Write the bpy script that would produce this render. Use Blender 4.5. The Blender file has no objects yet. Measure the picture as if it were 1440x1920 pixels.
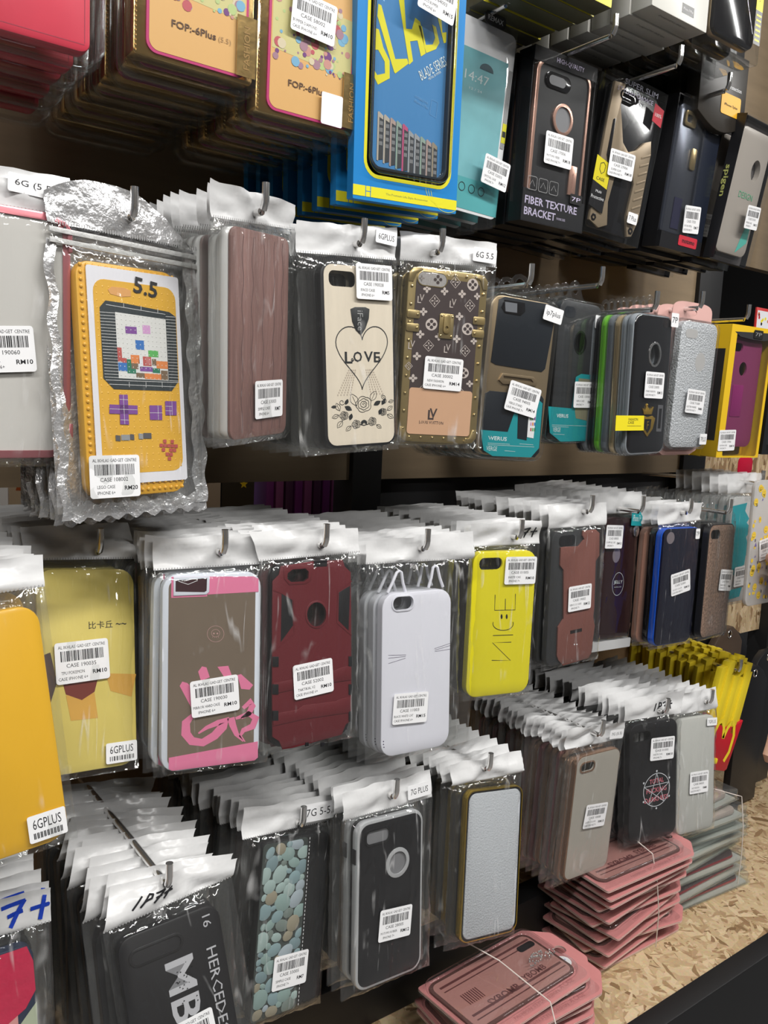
import bpy, math, random
from mathutils import Vector, Matrix, Euler, noise
from mathutils.geometry import tessellate_polygon

SC = bpy.context.scene
COL = SC.collection
R = math.radians

# ------------------------------------------------------------------ camera
cam_data = bpy.data.cameras.new('camera')
camera = bpy.data.objects.new('camera', cam_data)
COL.objects.link(camera)
SC.camera = camera
cam_data.sensor_fit = 'VERTICAL'
cam_data.sensor_height = 24.0
cam_data.lens = 24.0 * 1560.0 / 1920.0
cam_data.clip_start = 0.02
cam_data.clip_end = 60
camera.matrix_world = Matrix((
    (0.80312111, 0.04190860, -0.59434010, 0.0),
    (-0.59407308, 0.13256430, -0.79341281, 0.0),
    (0.04553746, 0.99028803, 0.13136196, 1.5),
    (0, 0, 0, 1)))

# ------------------------------------------------------------------ world, lamps, exposure
SC.view_settings.view_transform = 'Standard'
SC.view_settings.look = 'None'
SC.view_settings.gamma = 1.0
SC.view_settings.use_curve_mapping = False
SC.view_settings.exposure = 0.0
SC.cycles.max_bounces = 6
SC.cycles.transparent_max_bounces = 56
SC.cycles.glossy_bounces = 2
SC.cycles.diffuse_bounces = 2
SC.cycles.transmission_bounces = 6
SC.cycles.caustics_reflective = False
SC.cycles.caustics_refractive = False
SC.cycles.sample_clamp_indirect = 4.0
SC.cycles.use_denoising = True
SC.cycles.use_adaptive_sampling = True
SC.cycles.adaptive_threshold = 0.08

world = bpy.data.worlds.new('world')
SC.world = world
world.use_nodes = True
world.node_tree.nodes['Background'].inputs[0].default_value = (0.80, 0.83, 0.86, 1)
world.node_tree.nodes['Background'].inputs[1].default_value = 0.10


def lamp(name, loc, rot, sx, sy, power, color=(1, 0.985, 0.96)):
    d = bpy.data.lights.new(name, 'AREA')
    d.shape = 'RECTANGLE'
    d.size, d.size_y = sx, sy
    d.energy = power
    d.color = color
    o = bpy.data.objects.new(name, d)
    COL.objects.link(o)
    o.location = loc
    o.rotation_euler = rot
    return o


lamp('ceiling_light', (0.9, -0.32, 2.72), (R(14), 0, 0), 1.2, 0.10, 27)
lamp('ceiling_light', (-0.7, -0.32, 2.72), (R(14), 0, 0), 1.2, 0.10, 24)
lamp('ceiling_light', (0.2, -1.9, 2.72), (R(25), 0, 0), 1.2, 0.14, 22)
lamp('ceiling_light', (2.6, -0.5, 2.72), (0, 0, 0), 1.2, 0.14, 26)

lamp('gap_fill_light', (0.9, 1.9, 2.70), (0, 0, 0), 1.2, 0.14, 30)  # added fill lamp, out of view, brightens the items behind the gap

# ------------------------------------------------------------------ materials
MATS = {}


def mat(name, color=(.8, .8, .8), rough=.5, metal=0., coat=0., spec=.5, noise_amt=0., noise_scale=200., bump=0., bump_scale=200., stretch=None, trans=0., emit=0.):
    if name in MATS:
        return MATS[name]
    m = bpy.data.materials.new(name)
    m.use_nodes = True
    nt = m.node_tree
    b = nt.nodes['Principled BSDF']
    c = tuple(color) + (1,)
    b.inputs['Base Color'].default_value = c
    b.inputs['Roughness'].default_value = rough
    b.inputs['Metallic'].default_value = metal
    b.inputs['Coat Weight'].default_value = coat
    b.inputs['Coat Roughness'].default_value = .05
    b.inputs['Specular IOR Level'].default_value = spec
    if noise_amt or bump:
        tc = nt.nodes.new('ShaderNodeTexCoord')
        mp = nt.nodes.new('ShaderNodeMapping')
        if stretch:
            mp.inputs['Scale'].default_value = stretch
        nt.links.new(tc.outputs['Object'], mp.inputs[0])
    if noise_amt:
        n = nt.nodes.new('ShaderNodeTexNoise')
        n.inputs['Scale'].default_value = noise_scale
        n.inputs['Detail'].default_value = 4
        nt.links.new(mp.outputs[0], n.inputs['Vector'])
        mx = nt.nodes.new('ShaderNodeMix')
        mx.data_type = 'RGBA'
        mx.inputs[6].default_value = tuple(max(0, x * (1 - noise_amt)) for x in color) + (1,)
        mx.inputs[7].default_value = tuple(min(1, x * (1 + noise_amt)) for x in color) + (1,)
        nt.links.new(n.outputs[0], mx.inputs[0])
        nt.links.new(mx.outputs[2], b.inputs['Base Color'])
    if bump:
        n2 = nt.nodes.new('ShaderNodeTexNoise')
        n2.inputs['Scale'].default_value = bump_scale
        n2.inputs['Detail'].default_value = 3
        nt.links.new(mp.outputs[0], n2.inputs['Vector'])
        bp = nt.nodes.new('ShaderNodeBump')
        bp.inputs['Strength'].default_value = bump
        bp.inputs['Distance'].default_value = .002
        nt.links.new(n2.outputs[0], bp.inputs['Height'])
        nt.links.new(bp.outputs[0], b.inputs['Normal'])
    MATS[name] = m
    return m


def film_mat(name, tint=(.96, .965, .96), crease=0., haze=.016, refl=.9, rough=.06, bump=.9, scale=(60, 60, 16), base=.045):
    """thin clear plastic: see-through with a fresnel gloss, a little milky haze and fine wrinkles"""
    if name in MATS:
        return MATS[name]
    m = bpy.data.materials.new(name)
    m.use_nodes = True
    nt = m.node_tree
    for n in list(nt.nodes):
        nt.nodes.remove(n)
    N, L = nt.nodes.new, nt.links.new
    out = N('ShaderNodeOutputMaterial')
    tr = N('ShaderNodeBsdfTransparent')
    tr.inputs[0].default_value = tint + (1,)
    df = N('ShaderNodeBsdfDiffuse')
    df.inputs[0].default_value = (.9, .9, .9, 1)
    gl = N('ShaderNodeBsdfGlossy')
    gl.inputs['Roughness'].default_value = rough
    gl.inputs['Color'].default_value = (1, 1, 1, 1)
    m1 = N('ShaderNodeMixShader')
    m1.inputs[0].default_value = haze
    L(tr.outputs[0], m1.inputs[1])
    L(df.outputs[0], m1.inputs[2])
    lw = N('ShaderNodeLayerWeight')
    lw.inputs[0].default_value = .5
    fr = N('ShaderNodeMath')
    fr.operation = 'POWER'
    fr.inputs[1].default_value = 4.0
    L(lw.outputs['Facing'], fr.inputs[0])
    ml = N('ShaderNodeMath')
    ml.operation = 'MULTIPLY_ADD'
    ml.inputs[1].default_value = refl
    ml.inputs[2].default_value = base
    ml.use_clamp = True
    L(fr.outputs[0], ml.inputs[0])
    m2 = N('ShaderNodeMixShader')
    L(ml.outputs[0], m2.inputs[0])
    L(m1.outputs[0], m2.inputs[1])
    L(gl.outputs[0], m2.inputs[2])
    L(m2.outputs[0], out.inputs[0])
    if bump:
        tc = N('ShaderNodeTexCoord')
        mp = N('ShaderNodeMapping')
        mp.inputs['Scale'].default_value = scale
        nz = N('ShaderNodeTexNoise')
        nz.inputs['Scale'].default_value = 1.0
        nz.inputs['Detail'].default_value = 2
        nz.inputs['Distortion'].default_value = 1.2
        bp = N('ShaderNodeBump')
        bp.inputs['Strength'].default_value = bump
        bp.inputs['Distance'].default_value = .004
        L(tc.outputs['Object'], mp.inputs[0])
        L(mp.outputs[0], nz.inputs['Vector'])
        L(nz.outputs[0], bp.inputs['Height'])
        L(bp.outputs[0], gl.inputs['Normal'])
        if crease:
            # sharp folds in the film scatter more light than the flat film
            mp2 = N('ShaderNodeMapping')
            mp2.inputs['Scale'].default_value = (26, 26, 3.2)
            mp2.inputs['Rotation'].default_value = (0, .22, 0)
            oi = N('ShaderNodeObjectInfo')
            ofs = N('ShaderNodeVectorMath')
            ofs.operation = 'MULTIPLY_ADD'
            ofs.inputs[1].default_value = (3.1, 5.7, 2.3)
            L(oi.outputs['Random'], ofs.inputs[0])
            L(tc.outputs['Object'], ofs.inputs[2])
            n3 = N('ShaderNodeTexNoise')
            n3.inputs['Scale'].default_value = 1.0
            n3.inputs['Detail'].default_value = 3
            n3.inputs['Distortion'].default_value = .35
            L(ofs.outputs[0], mp2.inputs[0])
            L(mp2.outputs[0], n3.inputs['Vector'])
            sb = N('ShaderNodeMath')
            sb.operation = 'SUBTRACT'
            sb.inputs[1].default_value = .5
            L(n3.outputs[0], sb.inputs[0])
            ab = N('ShaderNodeMath')
            ab.operation = 'ABSOLUTE'
            L(sb.outputs[0], ab.inputs[0])
            mr = N('ShaderNodeMapRange')
            mr.inputs['From Min'].default_value = 0
            mr.inputs['From Max'].default_value = .016
            mr.inputs['To Min'].default_value = 1
            mr.inputs['To Max'].default_value = 0
            L(ab.outputs[0], mr.inputs['Value'])
            n4 = N('ShaderNodeTexNoise')
            n4.inputs['Scale'].default_value = 38
            L(ofs.outputs[0], n4.inputs['Vector'])
            m4 = N('ShaderNodeMapRange')
            m4.inputs['From Min'].default_value = .48
            m4.inputs['From Max'].default_value = .72
            L(n4.outputs[0], m4.inputs['Value'])
            m5 = N('ShaderNodeMath')
            m5.operation = 'MULTIPLY'
            L(mr.outputs[0], m5.inputs[0])
            L(m4.outputs[0], m5.inputs[1])
            m6 = N('ShaderNodeMath')
            m6.operation = 'MULTIPLY_ADD'
            m6.inputs[1].default_value = crease
            m6.inputs[2].default_value = haze
            L(m5.outputs[0], m6.inputs[0])
            L(m6.outputs[0], m1.inputs[0])
    MATS[name] = m
    return m


FILM = film_mat('clear_bag_film', crease=.34)
FILM_SMOOTH = film_mat('clear_bag_film_smooth', bump=0, rough=.12, haze=.03)
CLEAR = film_mat('clear_hard_plastic', tint=(.95, .955, .955), haze=.008, refl=1.0, rough=.035, bump=.12, scale=(25, 25, 12), base=.045)
FROST = film_mat('milky_plastic', tint=(.75, .74, .72), haze=.55, refl=.5, rough=.25, bump=.3, scale=(300, 300, 300), base=.02)
WHITE = mat('white_header_plastic', (.70, .70, .70), .26, spec=.5, noise_amt=.07, noise_scale=30, bump=.5, bump_scale=45)
PAPER = mat('label_paper', (.86, .86, .87), .45)
INK = mat('black_ink', (.015, .015, .018), .5)
GREYINK = mat('grey_ink', (.25, .25, .25), .5)
BLACK = mat('black_rubber', (.012, .012, .014), .38)
BLACKG = mat('black_gloss', (.010, .010, .012), .12, coat=.5)
CHROME = mat('chrome', (.86, .85, .84), .16, metal=.92)
PINKC = mat('pink_card', (.53, .205, .20), .5, noise_amt=.08, noise_scale=90)
GOLD = mat('gold_metal', (.62, .47, .24), .28, metal=.9)
TEAL = mat('teal_card', (.015, .30, .33), .4)
YEL = mat('yellow_card', (.85, .72, .02), .4)


# ------------------------------------------------------------------ mesh builder, in millimetres: u right, v up, w towards the shopper
def rrect(w, h, r, n=5, cx=0., cy=0.):
    pts = []
    for sx, sy, a0 in ((1, 1, 0), (-1, 1, 90), (-1, -1, 180), (1, -1, 270)):
        for i in range(n + 1):
            a = R(a0 + 90. * i / n)
            pts.append((cx + sx * (w / 2 - r) + r * math.cos(a), cy + sy * (h / 2 - r) + r * math.sin(a)))
    return pts


def circle(cx, cy, r, n=20, ry=None):
    ry = r if ry is None else ry
    return [(cx + r * math.cos(2 * math.pi * i / n), cy + ry * math.sin(2 * math.pi * i / n)) for i in range(n)]


def area2(p):
    return sum(p[i - 1][0] * p[i][1] - p[i][0] * p[i - 1][1] for i in range(len(p)))


def inset(p, d):
    """closed outline moved inwards (counter-clockwise)"""
    if not d:
        return list(p)
    out = []
    n = len(p)
    for i in range(n):
        a, b, c = Vector(p[i - 1]), Vector(p[i]), Vector(p[(i + 1) % n])
        e1, e2 = b - a, c - b
        if e1.length < 1e-9 or e2.length < 1e-9:
            out.append(tuple(b))
            continue
        n1 = Vector((-e1.y, e1.x)).normalized()
        n2 = Vector((-e2.y, e2.x)).normalized()
        m = n1 + n2
        if m.length < 1e-6:
            m = n1
        m.normalize()
        k = max(.35, m.dot(n1))
        out.append(tuple(b + m * d / k))
    return out


TEXTS = {}


def text_data(s, bold):
    key = (s, bold)
    if key not in TEXTS:
        cu = bpy.data.curves.new('t', 'FONT')
        cu.body = s
        cu.resolution_u = 2 if len(s) < 12 else 1
        cu.fill_mode = 'FRONT'
        cu.offset = .018 if bold else 0.
        o = bpy.data.objects.new('t', cu)
        COL.objects.link(o)
        dg = bpy.context.evaluated_depsgraph_get()
        me = bpy.data.meshes.new_from_object(o.evaluated_get(dg))
        vs = [(v.co.x, v.co.y) for v in me.vertices]
        fs = [tuple(p.vertices) for p in me.polygons]
        bpy.data.objects.remove(o)
        bpy.data.curves.remove(cu)
        bpy.data.meshes.remove(me)
        TEXTS[key] = (vs, fs)
    return TEXTS[key]


class MB:
    def __init__(self):
        self.v, self.f, self.m, self.mats = [], [], [], []

    def mi(self, m):
        if m not in self.mats:
            self.mats.append(m)
        return self.mats.index(m)

    def vert(self, u, v, w):
        self.v.append((u * .001, -w * .001, v * .001))
        return len(self.v) - 1

    def face(self, ids, m):
        self.f.append(tuple(ids))
        self.m.append(self.mi(m))

    def prism(self, outline, m, w0, w1, holes=(), bev=0., cap0=True, mcap=None, steps=2):
        """outline extruded from w0 to w1 with rounded outer edges and straight-walled holes"""
        if area2(outline) < 0:
            outline = outline[::-1]
        prof = []
        if bev:
            for i in range(steps + 1):
                a = math.pi / 2 * i / steps
                prof.append((bev * (1 - math.sin(a)), w0 + bev * (1 - math.cos(a))))
            for i in range(steps + 1):
                a = math.pi / 2 * i / steps
                prof.append((bev * (1 - math.cos(a)), w1 - bev * (1 - math.sin(a))))
        else:
            prof = [(0, w0), (0, w1)]
        rings = []
        for d, w in prof:
            rings.append([self.vert(u, v, w) for u, v in inset(outline, d)])
        n = len(outline)
        for a, b in zip(rings, rings[1:]):
            for i in range(n):
                self.face((a[i], a[(i + 1) % n], b[(i + 1) % n], b[i]), m)
        hr = []
        for h in holes:
            lo = [self.vert(u, v, w0) for u, v in h]
            hi = [self.vert(u, v, w1) for u, v in h]
            hr.append((lo, hi))
            k = len(h)
            for i in range(k):
                self.face((lo[i], hi[i], hi[(i + 1) % k], lo[(i + 1) % k]), m)
        for top, ring, sel in ((True, rings[-1], 1), (False, rings[0], 0)):
            if not top and not cap0:
                continue
            ids = list(ring)
            polys = [[Vector((self.v[i][0], self.v[i][2], 0)) for i in ring]]
            for pair in hr:
                ids += pair[sel]
                polys.append([Vector((self.v[i][0], self.v[i][2], 0)) for i in pair[sel]])
            mm = (mcap or m) if top else m
            if not holes:
                self.face(ring if top else ring[::-1], mm)
            else:
                for t in tessellate_polygon(polys):
                    self.face([ids[i] for i in t], mm)

    def flat(self, outline, m, w, holes=()):
        self.prism(outline, m, w - .12, w, holes=holes, cap0=False)

    def box(self, u0, u1, v0, v1, w0, w1, m):
        self.prism([(u0, v0), (u1, v0), (u1, v1), (u0, v1)], m, w0, w1)

    def rect(self, u0, u1, v0, v1, w, m):
        ids = [self.vert(u, v, w) for u, v in ((u0, v0), (u1, v0), (u1, v1), (u0, v1))]
        self.face(ids, m)

    def poly(self, pts, w, m):
        if area2(pts) < 0:
            pts = pts[::-1]
        ids = [self.vert(u, v, w) for u, v in pts]
        for t in tessellate_polygon([[Vector((u, v, 0)) for u, v in pts]]):
            self.face([ids[i] for i in t], m)

    def line(self, pts, wd, w, m, closed=False):
        """flat stroke of width wd along a polyline"""
        n = len(pts)
        L_, R_ = [], []
        for i in range(n):
            a = Vector(pts[i - 1] if (i or closed) else pts[i])
            c = Vector(pts[(i + 1) % n] if (i < n - 1 or closed) else pts[i])
            t = (c - a)
            if t.length < 1e-9:
                t = Vector((1, 0))
            t.normalize()
            q = Vector((-t.y, t.x)) * wd / 2
            b = Vector(pts[i])
            L_.append(self.vert(*(b + q), w))
            R_.append(self.vert(*(b - q), w))
        for i in range(n if closed else n - 1):
            j = (i + 1) % n
            self.face((R_[i], R_[j], L_[j], L_[i]), m)

    def text(self, s, cu, cv, m, w, height=None, width=None, rot=0., bold=False):
        vs, fs = text_data(s, bold)
        if not vs:
            return
        x0, x1 = min(p[0] for p in vs), max(p[0] for p in vs)
        y0, y1 = min(p[1] for p in vs), max(p[1] for p in vs)
        sy = height / (y1 - y0) if height else width / (x1 - x0)
        sx = width / (x1 - x0) if width else sy
        ca, sa = math.cos(R(rot)), math.sin(R(rot))
        base = len(self.v)
        for x, y in vs:
            a, b = (x - (x0 + x1) / 2) * sx, (y - (y0 + y1) / 2) * sy
            self.vert(cu + a * ca - b * sa, cv + a * sa + b * ca, w)
        for f in fs:
            self.face([base + i for i in f], m)

    def grid(self, fn, nu, nv, m, skip=None):
        """fn(s, t) -> (u, v, w) for s, t in 0..1"""
        ids = [[self.vert(*fn(i / nu, j / nv)) for i in range(nu + 1)] for j in range(nv + 1)]
        for j in range(nv):
            for i in range(nu):
                if skip and skip((i + .5) / nu, (j + .5) / nv):
                    continue
                self.face((ids[j][i], ids[j][i + 1], ids[j + 1][i + 1], ids[j + 1][i]), m)

    def tube(self, path, r, m, seg=8, closed=False, cap=True):
        P = [Vector(p) for p in path]
        n = len(P)
        rings = []
        up = Vector((0, 0, 1))
        for i in range(n):
            a = P[i - 1] if (i or closed) else P[i]
            c = P[(i + 1) % n] if (i < n - 1 or closed) else P[i]
            t = (c - a).normalized()
            x = t.cross(up)
            if x.length < .05:
                x = t.cross(Vector((0, 1, 0)))
            x.normalize()
            y = x.cross(t)
            rr = r[i] if isinstance(r, (list, tuple)) else r
            rings.append([self.vert(*(P[i] + (x * math.cos(2 * math.pi * k / seg) + y * math.sin(2 * math.pi * k / seg)) * rr)) for k in range(seg)])
        for q in range(n if closed else n - 1):
            a, b = rings[q], rings[(q + 1) % n]
            for k in range(seg):
                self.face((a[k], a[(k + 1) % seg], b[(k + 1) % seg], b[k]), m)
        if cap and not closed:
            self.face(rings[0][::-1], m)
            self.face(rings[-1], m)

    def dome(self, cu, cv, w, r, h, m, n=8, k=2):
        prev = [self.vert(cu + r * math.cos(2 * math.pi * i / n), cv + r * math.sin(2 * math.pi * i / n), w) for i in range(n)]
        for q in range(1, k + 1):
            a = math.pi / 2 * q / (k + .35)
            cur = [self.vert(cu + r * math.cos(a) * math.cos(2 * math.pi * i / n), cv + r * math.cos(a) * math.sin(2 * math.pi * i / n), w + h * math.sin(a)) for i in range(n)]
            for i in range(n):
                self.face((prev[i], prev[(i + 1) % n], cur[(i + 1) % n], cur[i]), m)
            prev = cur
        self.face(prev, m)

    def build(self, name, parent=None, sharp=35, label=None):
        me = bpy.data.meshes.new(name)
        me.from_pydata(self.v, [], self.f)
        for m in self.mats:
            me.materials.append(m)
        me.polygons.foreach_set('material_index', self.m)
        me.polygons.foreach_set('use_smooth', [True] * len(self.f))
        me.set_sharp_from_angle(angle=R(sharp))
        me.update()
        o = bpy.data.objects.new(name, me)
        COL.objects.link(o)
        if parent:
            o.parent = parent
        if label:
            o['label'] = label
        return o


def quadmap(TL, TR, BL, BR, w, h, cu=0., cv=0.):
    """drawing-sheet coordinates (a sketched quadrilateral) to millimetres on a flat print of w x h"""
    def f(x, y):
        s = t = .5
        for _ in range(12):
            px = (1 - t) * ((1 - s) * TL[0] + s * TR[0]) + t * ((1 - s) * BL[0] + s * BR[0])
            py = (1 - t) * ((1 - s) * TL[1] + s * TR[1]) + t * ((1 - s) * BL[1] + s * BR[1])
            dxs = (1 - t) * (TR[0] - TL[0]) + t * (BR[0] - BL[0])
            dys = (1 - t) * (TR[1] - TL[1]) + t * (BR[1] - BL[1])
            dxt = (1 - s) * (BL[0] - TL[0]) + s * (BR[0] - TR[0])
            dyt = (1 - s) * (BL[1] - TL[1]) + s * (BR[1] - TR[1])
            D = dxs * dyt - dxt * dys
            ex, ey = x - px, y - py
            s += (ex * dyt - ey * dxt) / D
            t += (ey * dxs - ex * dys) / D
        return (cu + (s - .5) * w, cv + (.5 - t) * h)
    return f


def empty(name, label, cat, loc=(0, 0, 0), rot=(0, 0, 0), group=None):
    o = bpy.data.objects.new(name, None)
    o.empty_display_size = .01
    COL.objects.link(o)
    o.location = loc
    o.rotation_euler = [R(a) for a in rot]
    o['label'] = label
    o['category'] = cat
    if group:
        o['group'] = group
    return o


def tag(o, label, cat, group=None, kind=None):
    o['label'] = label
    o['category'] = cat
    if group:
        o['group'] = group
    if kind:
        o['kind'] = kind
    return o


def structure(o):
    o['kind'] = 'structure'
    return o


ORD = ['', 'second', 'third', 'fourth', 'fifth', 'sixth', 'seventh', 'eighth', 'ninth', 'tenth', 'eleventh', 'twelfth', 'thirteenth', 'fourteenth', 'fifteenth',
       'sixteenth', 'seventeenth', 'eighteenth', 'nineteenth', 'twentieth']

# where each front pack hangs: position of the middle of its case (m) and its tilt (degrees)
P = {
 'B1': (0.2169, 0.5990, 1.5057, -4.3, -1.1, 13.3), 'B2': (0.3178, 0.5968, 1.5462, 1.5, -3.7, 28.1),
 'B3': (0.4227, 0.6095, 1.5382, -1.6, -3.4, 2.6), 'B4': (0.5160, 0.6067, 1.5434, 0.4, 0.9, -14.7),
 'B5': (0.6138, 0.6063, 1.5291, 0.6, 2.7, -9.7), 'B6': (0.7586, 0.6536, 1.5437, 0.7, 0.5, 4.6),
 'B7': (0.8250, 0.6006, 1.5329, 0.0, -1.5, 4.5), 'B8': (0.9569, 0.6301, 1.5382, 2.0, -0.4, 0.8),
 'B9': (1.1459, 0.6766, 1.5365, 1.8, 0.0, -2.5), 'C1': (0.1984, 0.6466, 1.2799, -15.4, 5.7, 4.5),
 'C2': (0.2868, 0.6074, 1.2756, -5.8, 1.1, -9.6), 'C3': (0.3758, 0.5961, 1.2811, -6.1, 1.9, -0.6),
 'C4': (0.5004, 0.6029, 1.2409, -4.5, 0.4, -5.3), 'C5': (0.6293, 0.6198, 1.2688, -1.4, 0.6, -11.6),
 'C6': (0.7543, 0.6285, 1.2834, -1.4, -0.3, -0.3), 'C7': (0.8842, 0.6672, 1.2866, -2.5, 4.7, 6.0),
 'C8': (0.9716, 0.6372, 1.2733, -1.1, 1.0, -2.8), 'C9': (1.0601, 0.6317, 1.2744, -1.4, 2.6, 6.7),
 'D2': (0.3766, 0.6168, 1.0128, -9.0, 9.9, 5.9), 'D3': (0.4721, 0.5907, 1.0202, -7.8, 3.7, 0.6),
 'D4': (0.6160, 0.5963, 1.0097, -9.4, 7.0, -4.0), 'D5': (0.7927, 0.6056, 1.0135, 0.7, 2.1, -1.4),
 'D6': (0.9118, 0.6055, 1.0264, -4.2, -1.7, -11.7), 'D7': (1.0197, 0.6109, 1.0075, -7.9, 3.7, -4.8),
 'B0': (0.1312, 0.5971, 1.5327, 0.0, 0.0, 4.0), 'C0': (0.1062, 0.5490, 1.2770, -8.0, -5.0, 0.0),
 'D1': (0.2397, 0.5432, 1.0218, -14.0, -6.0, -4.0), 'D0': (0.0991, 0.5690, 1.0276, -8.0, 0.0, 0.0),
 'A3': (0.4541, 0.5953, 1.7594, 3.0, -3.0, 0.0), 'A4': (0.6235, 0.6952, 1.8009, 3.0, 2.0, 0.0),
 'A5': (0.7343, 0.6821, 1.7979, 1.9, 0.1, -1.3), 'A6': (0.8502, 0.6815, 1.8002, 5.6, 3.8, -2.5),
 'A7': (0.9799, 0.6758, 1.8054, 5.6, -0.3, 3.1), 'A9': (1.0890, 0.6608, 1.8024, 8.9, 0.7, 2.2),
}


# where the tip of the peg shows, in the frame of the front pack (mm)
TIP = {'B1': (3, 136), 'B2': (-9, 113), 'B3': (1, 115), 'B4': (-14, 114), 'B5': (-3, 112), 'B7': (-12, 104), 'B8': (-18, 115), 'B9': (-20, 123),
       'C1': (8, 111), 'C2': (7, 116), 'C3': (8, 112), 'C4': (5, 140), 'C5': (12, 114), 'C6': (13, 120), 'C8': (3, 119), 'C9': (-3, 115),
       'D1': (6, 124), 'D2': (-3, 109), 'D3': (-1, 118), 'D4': (-18, 120), 'D5': (-12, 124), 'D6': (15, 110), 'D7': (20, 117)}
HANG = {}


def pack(key, name, label, cat='phone case', group=None):
    p = P[key]
    o = empty(name, label, cat, p[:3], p[3:], group)
    if key in TIP:
        u, v = TIP[key]
        HANG[o.name] = (u, v - 17)
        w = Matrix.Translation(o.location) @ o.rotation_euler.to_matrix().to_4x4() @ Vector((u * .001, -.009, v * .001))
        hook(w.x, w.z, y=w.y)
    return o


# ------------------------------------------------------------------ shared pieces of a pack
def ridge(u, v, s, seed):
    return 1 - abs(noise.noise(Vector((u * s, v * s, seed * 7.31)))) * 2


def bag(root, hd=((-52, 111), (52, 111), (-50, 83), (50, 83)), bottom=-84, seed=0, tf=1.4, tb=-10.4, hmat=None, fmat=None, writing=None, crumple=1.0, seal=True):
    """crumpled see-through bag with a white header; the case lies between the films"""
    TL, TR, BL, BR = hd
    hb = MB()
    hook = ((TL[0] + TR[0]) / 2, (TL[1] + BR[1]) / 2 + 3)

    def hfn(s, t):
        u = (1 - t) * ((1 - s) * BL[0] + s * BR[0]) + t * ((1 - s) * TL[0] + s * TR[0])
        v = (1 - t) * ((1 - s) * BL[1] + s * BR[1]) + t * ((1 - s) * TL[1] + s * TR[1])
        du, dv = u - hook[0], v - hook[1]
        a = math.atan2(dv, du)
        r = math.hypot(du, dv)
        fold = math.sin(a * 5 + seed * 2.1) * min(r, 22) * .09 + 2.2 * noise.noise(Vector((u * .05, v * .09, seed * 3.3))) + 1.2 * abs(noise.noise(Vector((u * .14, v * .14, seed * 1.7))))
        edge = 1.0 if t > .02 else .15
        if t > .97:
            v += 1.6 * noise.noise(Vector((u * .06, seed * 5.1, 0)))
        return u, v, -4.5 + fold * crumple * edge
    hm = hmat or WHITE
    hb.grid(hfn, 20, 8, hm)
    if seal:
        for i in range(44):
            s0 = (i + .2) / 44
            u = (1 - s0) * BL[0] + s0 * BR[0]
            v = (1 - s0) * BL[1] + s0 * BR[1]
            hb.rect(u, u + .8, v - .2, v + 1.5, -3.4, GREYSEAL)
    hdr = hb.build('bag_header', root, sharp=60)
    if writing:
        wb = MB()
        writing(wb, lambda s, t: hfn(s, t))
        wb.build('marker_writing', hdr)
    fb = MB()

    def ffn(side):
        def fn(s, t):
            u0 = (1 - t) * (BL[0] * .98) + t * BL[0]
            u1 = (1 - t) * (BR[0] * .98) + t * BR[0]
            u = (1 - s) * u0 + s * u1
            vt = (1 - s) * BL[1] + s * BR[1]
            v = bottom + (vt - bottom) * t
            e = min(min(s, 1 - s) * (u1 - u0) / 9., min(t, 1 - t) * (vt - bottom) / 5.)
            e = max(0., min(1., e))
            e = e * e * (3 - 2 * e)
            wr = abs(noise.noise(Vector((u * .07, v * .022, seed * 2.7 + side)))) * 1.9 + (1 - e) * 3.0 * noise.noise(Vector((u * .2, v * .08, seed + 9)))
            if side:
                return u, v, -4.5 + (tf + 4.5) * e + wr
            return u, v, -4.5 + (tb + 4.5) * e - wr * .5
        return fn
    fm = fmat or FILM
    fb.grid(ffn(1), 18, 26, fm)
    fb.grid(ffn(0), 10, 14, fm)
    fb.build('clear_bag', root, sharp=180)


GREYSEAL = mat('heat_seal', (.35, .35, .35), .4)


def price_label(root, no, d1, d2, rm, cu=0., cv=0., rot=0., w=2.2, wd=40., ht=30., bend=0.):
    b = MB()
    ca, sa = math.cos(R(rot)), math.sin(R(rot))
    b.prism(rrect(40, 30, 2.2, 4), PAPER, -.15, 0)
    b.text('AL IKHLAS GADGET CENTRE', 0, 11.4, INK, .06, height=2.3, width=35)
    rnd = random.Random(no)
    x = -16.
    while x < 15.5:
        k = rnd.choice((.35, .35, .6, .9))
        b.rect(x, x + k, 1.0, 8.6, .06, INK)
        x += k + rnd.choice((.35, .35, .7))
    b.text('CASE ' + no, -1, -2.1, INK, .06, height=2.8, width=22)
    b.text(d1, -7.5, -7.2, INK, .06, height=2.3, width=min(22, 1.55 * len(d1)))
    b.text(d2, -7.5, -11.4, INK, .06, height=2.3, width=min(22, 1.55 * len(d2)))
    b.text(rm, 12.5, -8.4, INK, .06, height=3.1, width=2.7 * len(rm), bold=True)
    for i, (x, y, z) in enumerate(b.v):
        u, v = x * 1000 * wd / 40, z * 1000 * ht / 30
        b.v[i] = ((cu + u * ca - v * sa) * .001, y - w * .001, (cv + u * sa + v * ca) * .001)
    return b.build('price_label', root)


def size_label(root, s, cu, cv, wd, ht, w=2.2, rot=0., bars=False, m=None, tm=None):
    b = MB()
    b.prism(rrect(wd, ht, 1.4, 3), m or PAPER, -.12, 0)
    if s:
        b.text(s, 0, ht * (.15 if bars else 0), tm or INK, .06, height=ht * (.36 if bars else .42), width=wd * .74)
    if bars:
        x = -wd * .38
        while x < wd * .38:
            b.rect(x, x + .6, -ht * .38, -ht * .16, .06, INK)
            x += 1.2 + .5 * math.sin(x * 3)
    ca, sa = math.cos(R(rot)), math.sin(R(rot))
    for i, (x, y, z) in enumerate(b.v):
        u, v = x * 1000, z * 1000
        b.v[i] = ((cu + u * ca - v * sa) * .001, y - w * .001, (cv + u * sa + v * ca) * .001)
    return b.build('size_label', root)


CAM = rrect(27, 12.5, 6, 5, -21, 65)


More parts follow.
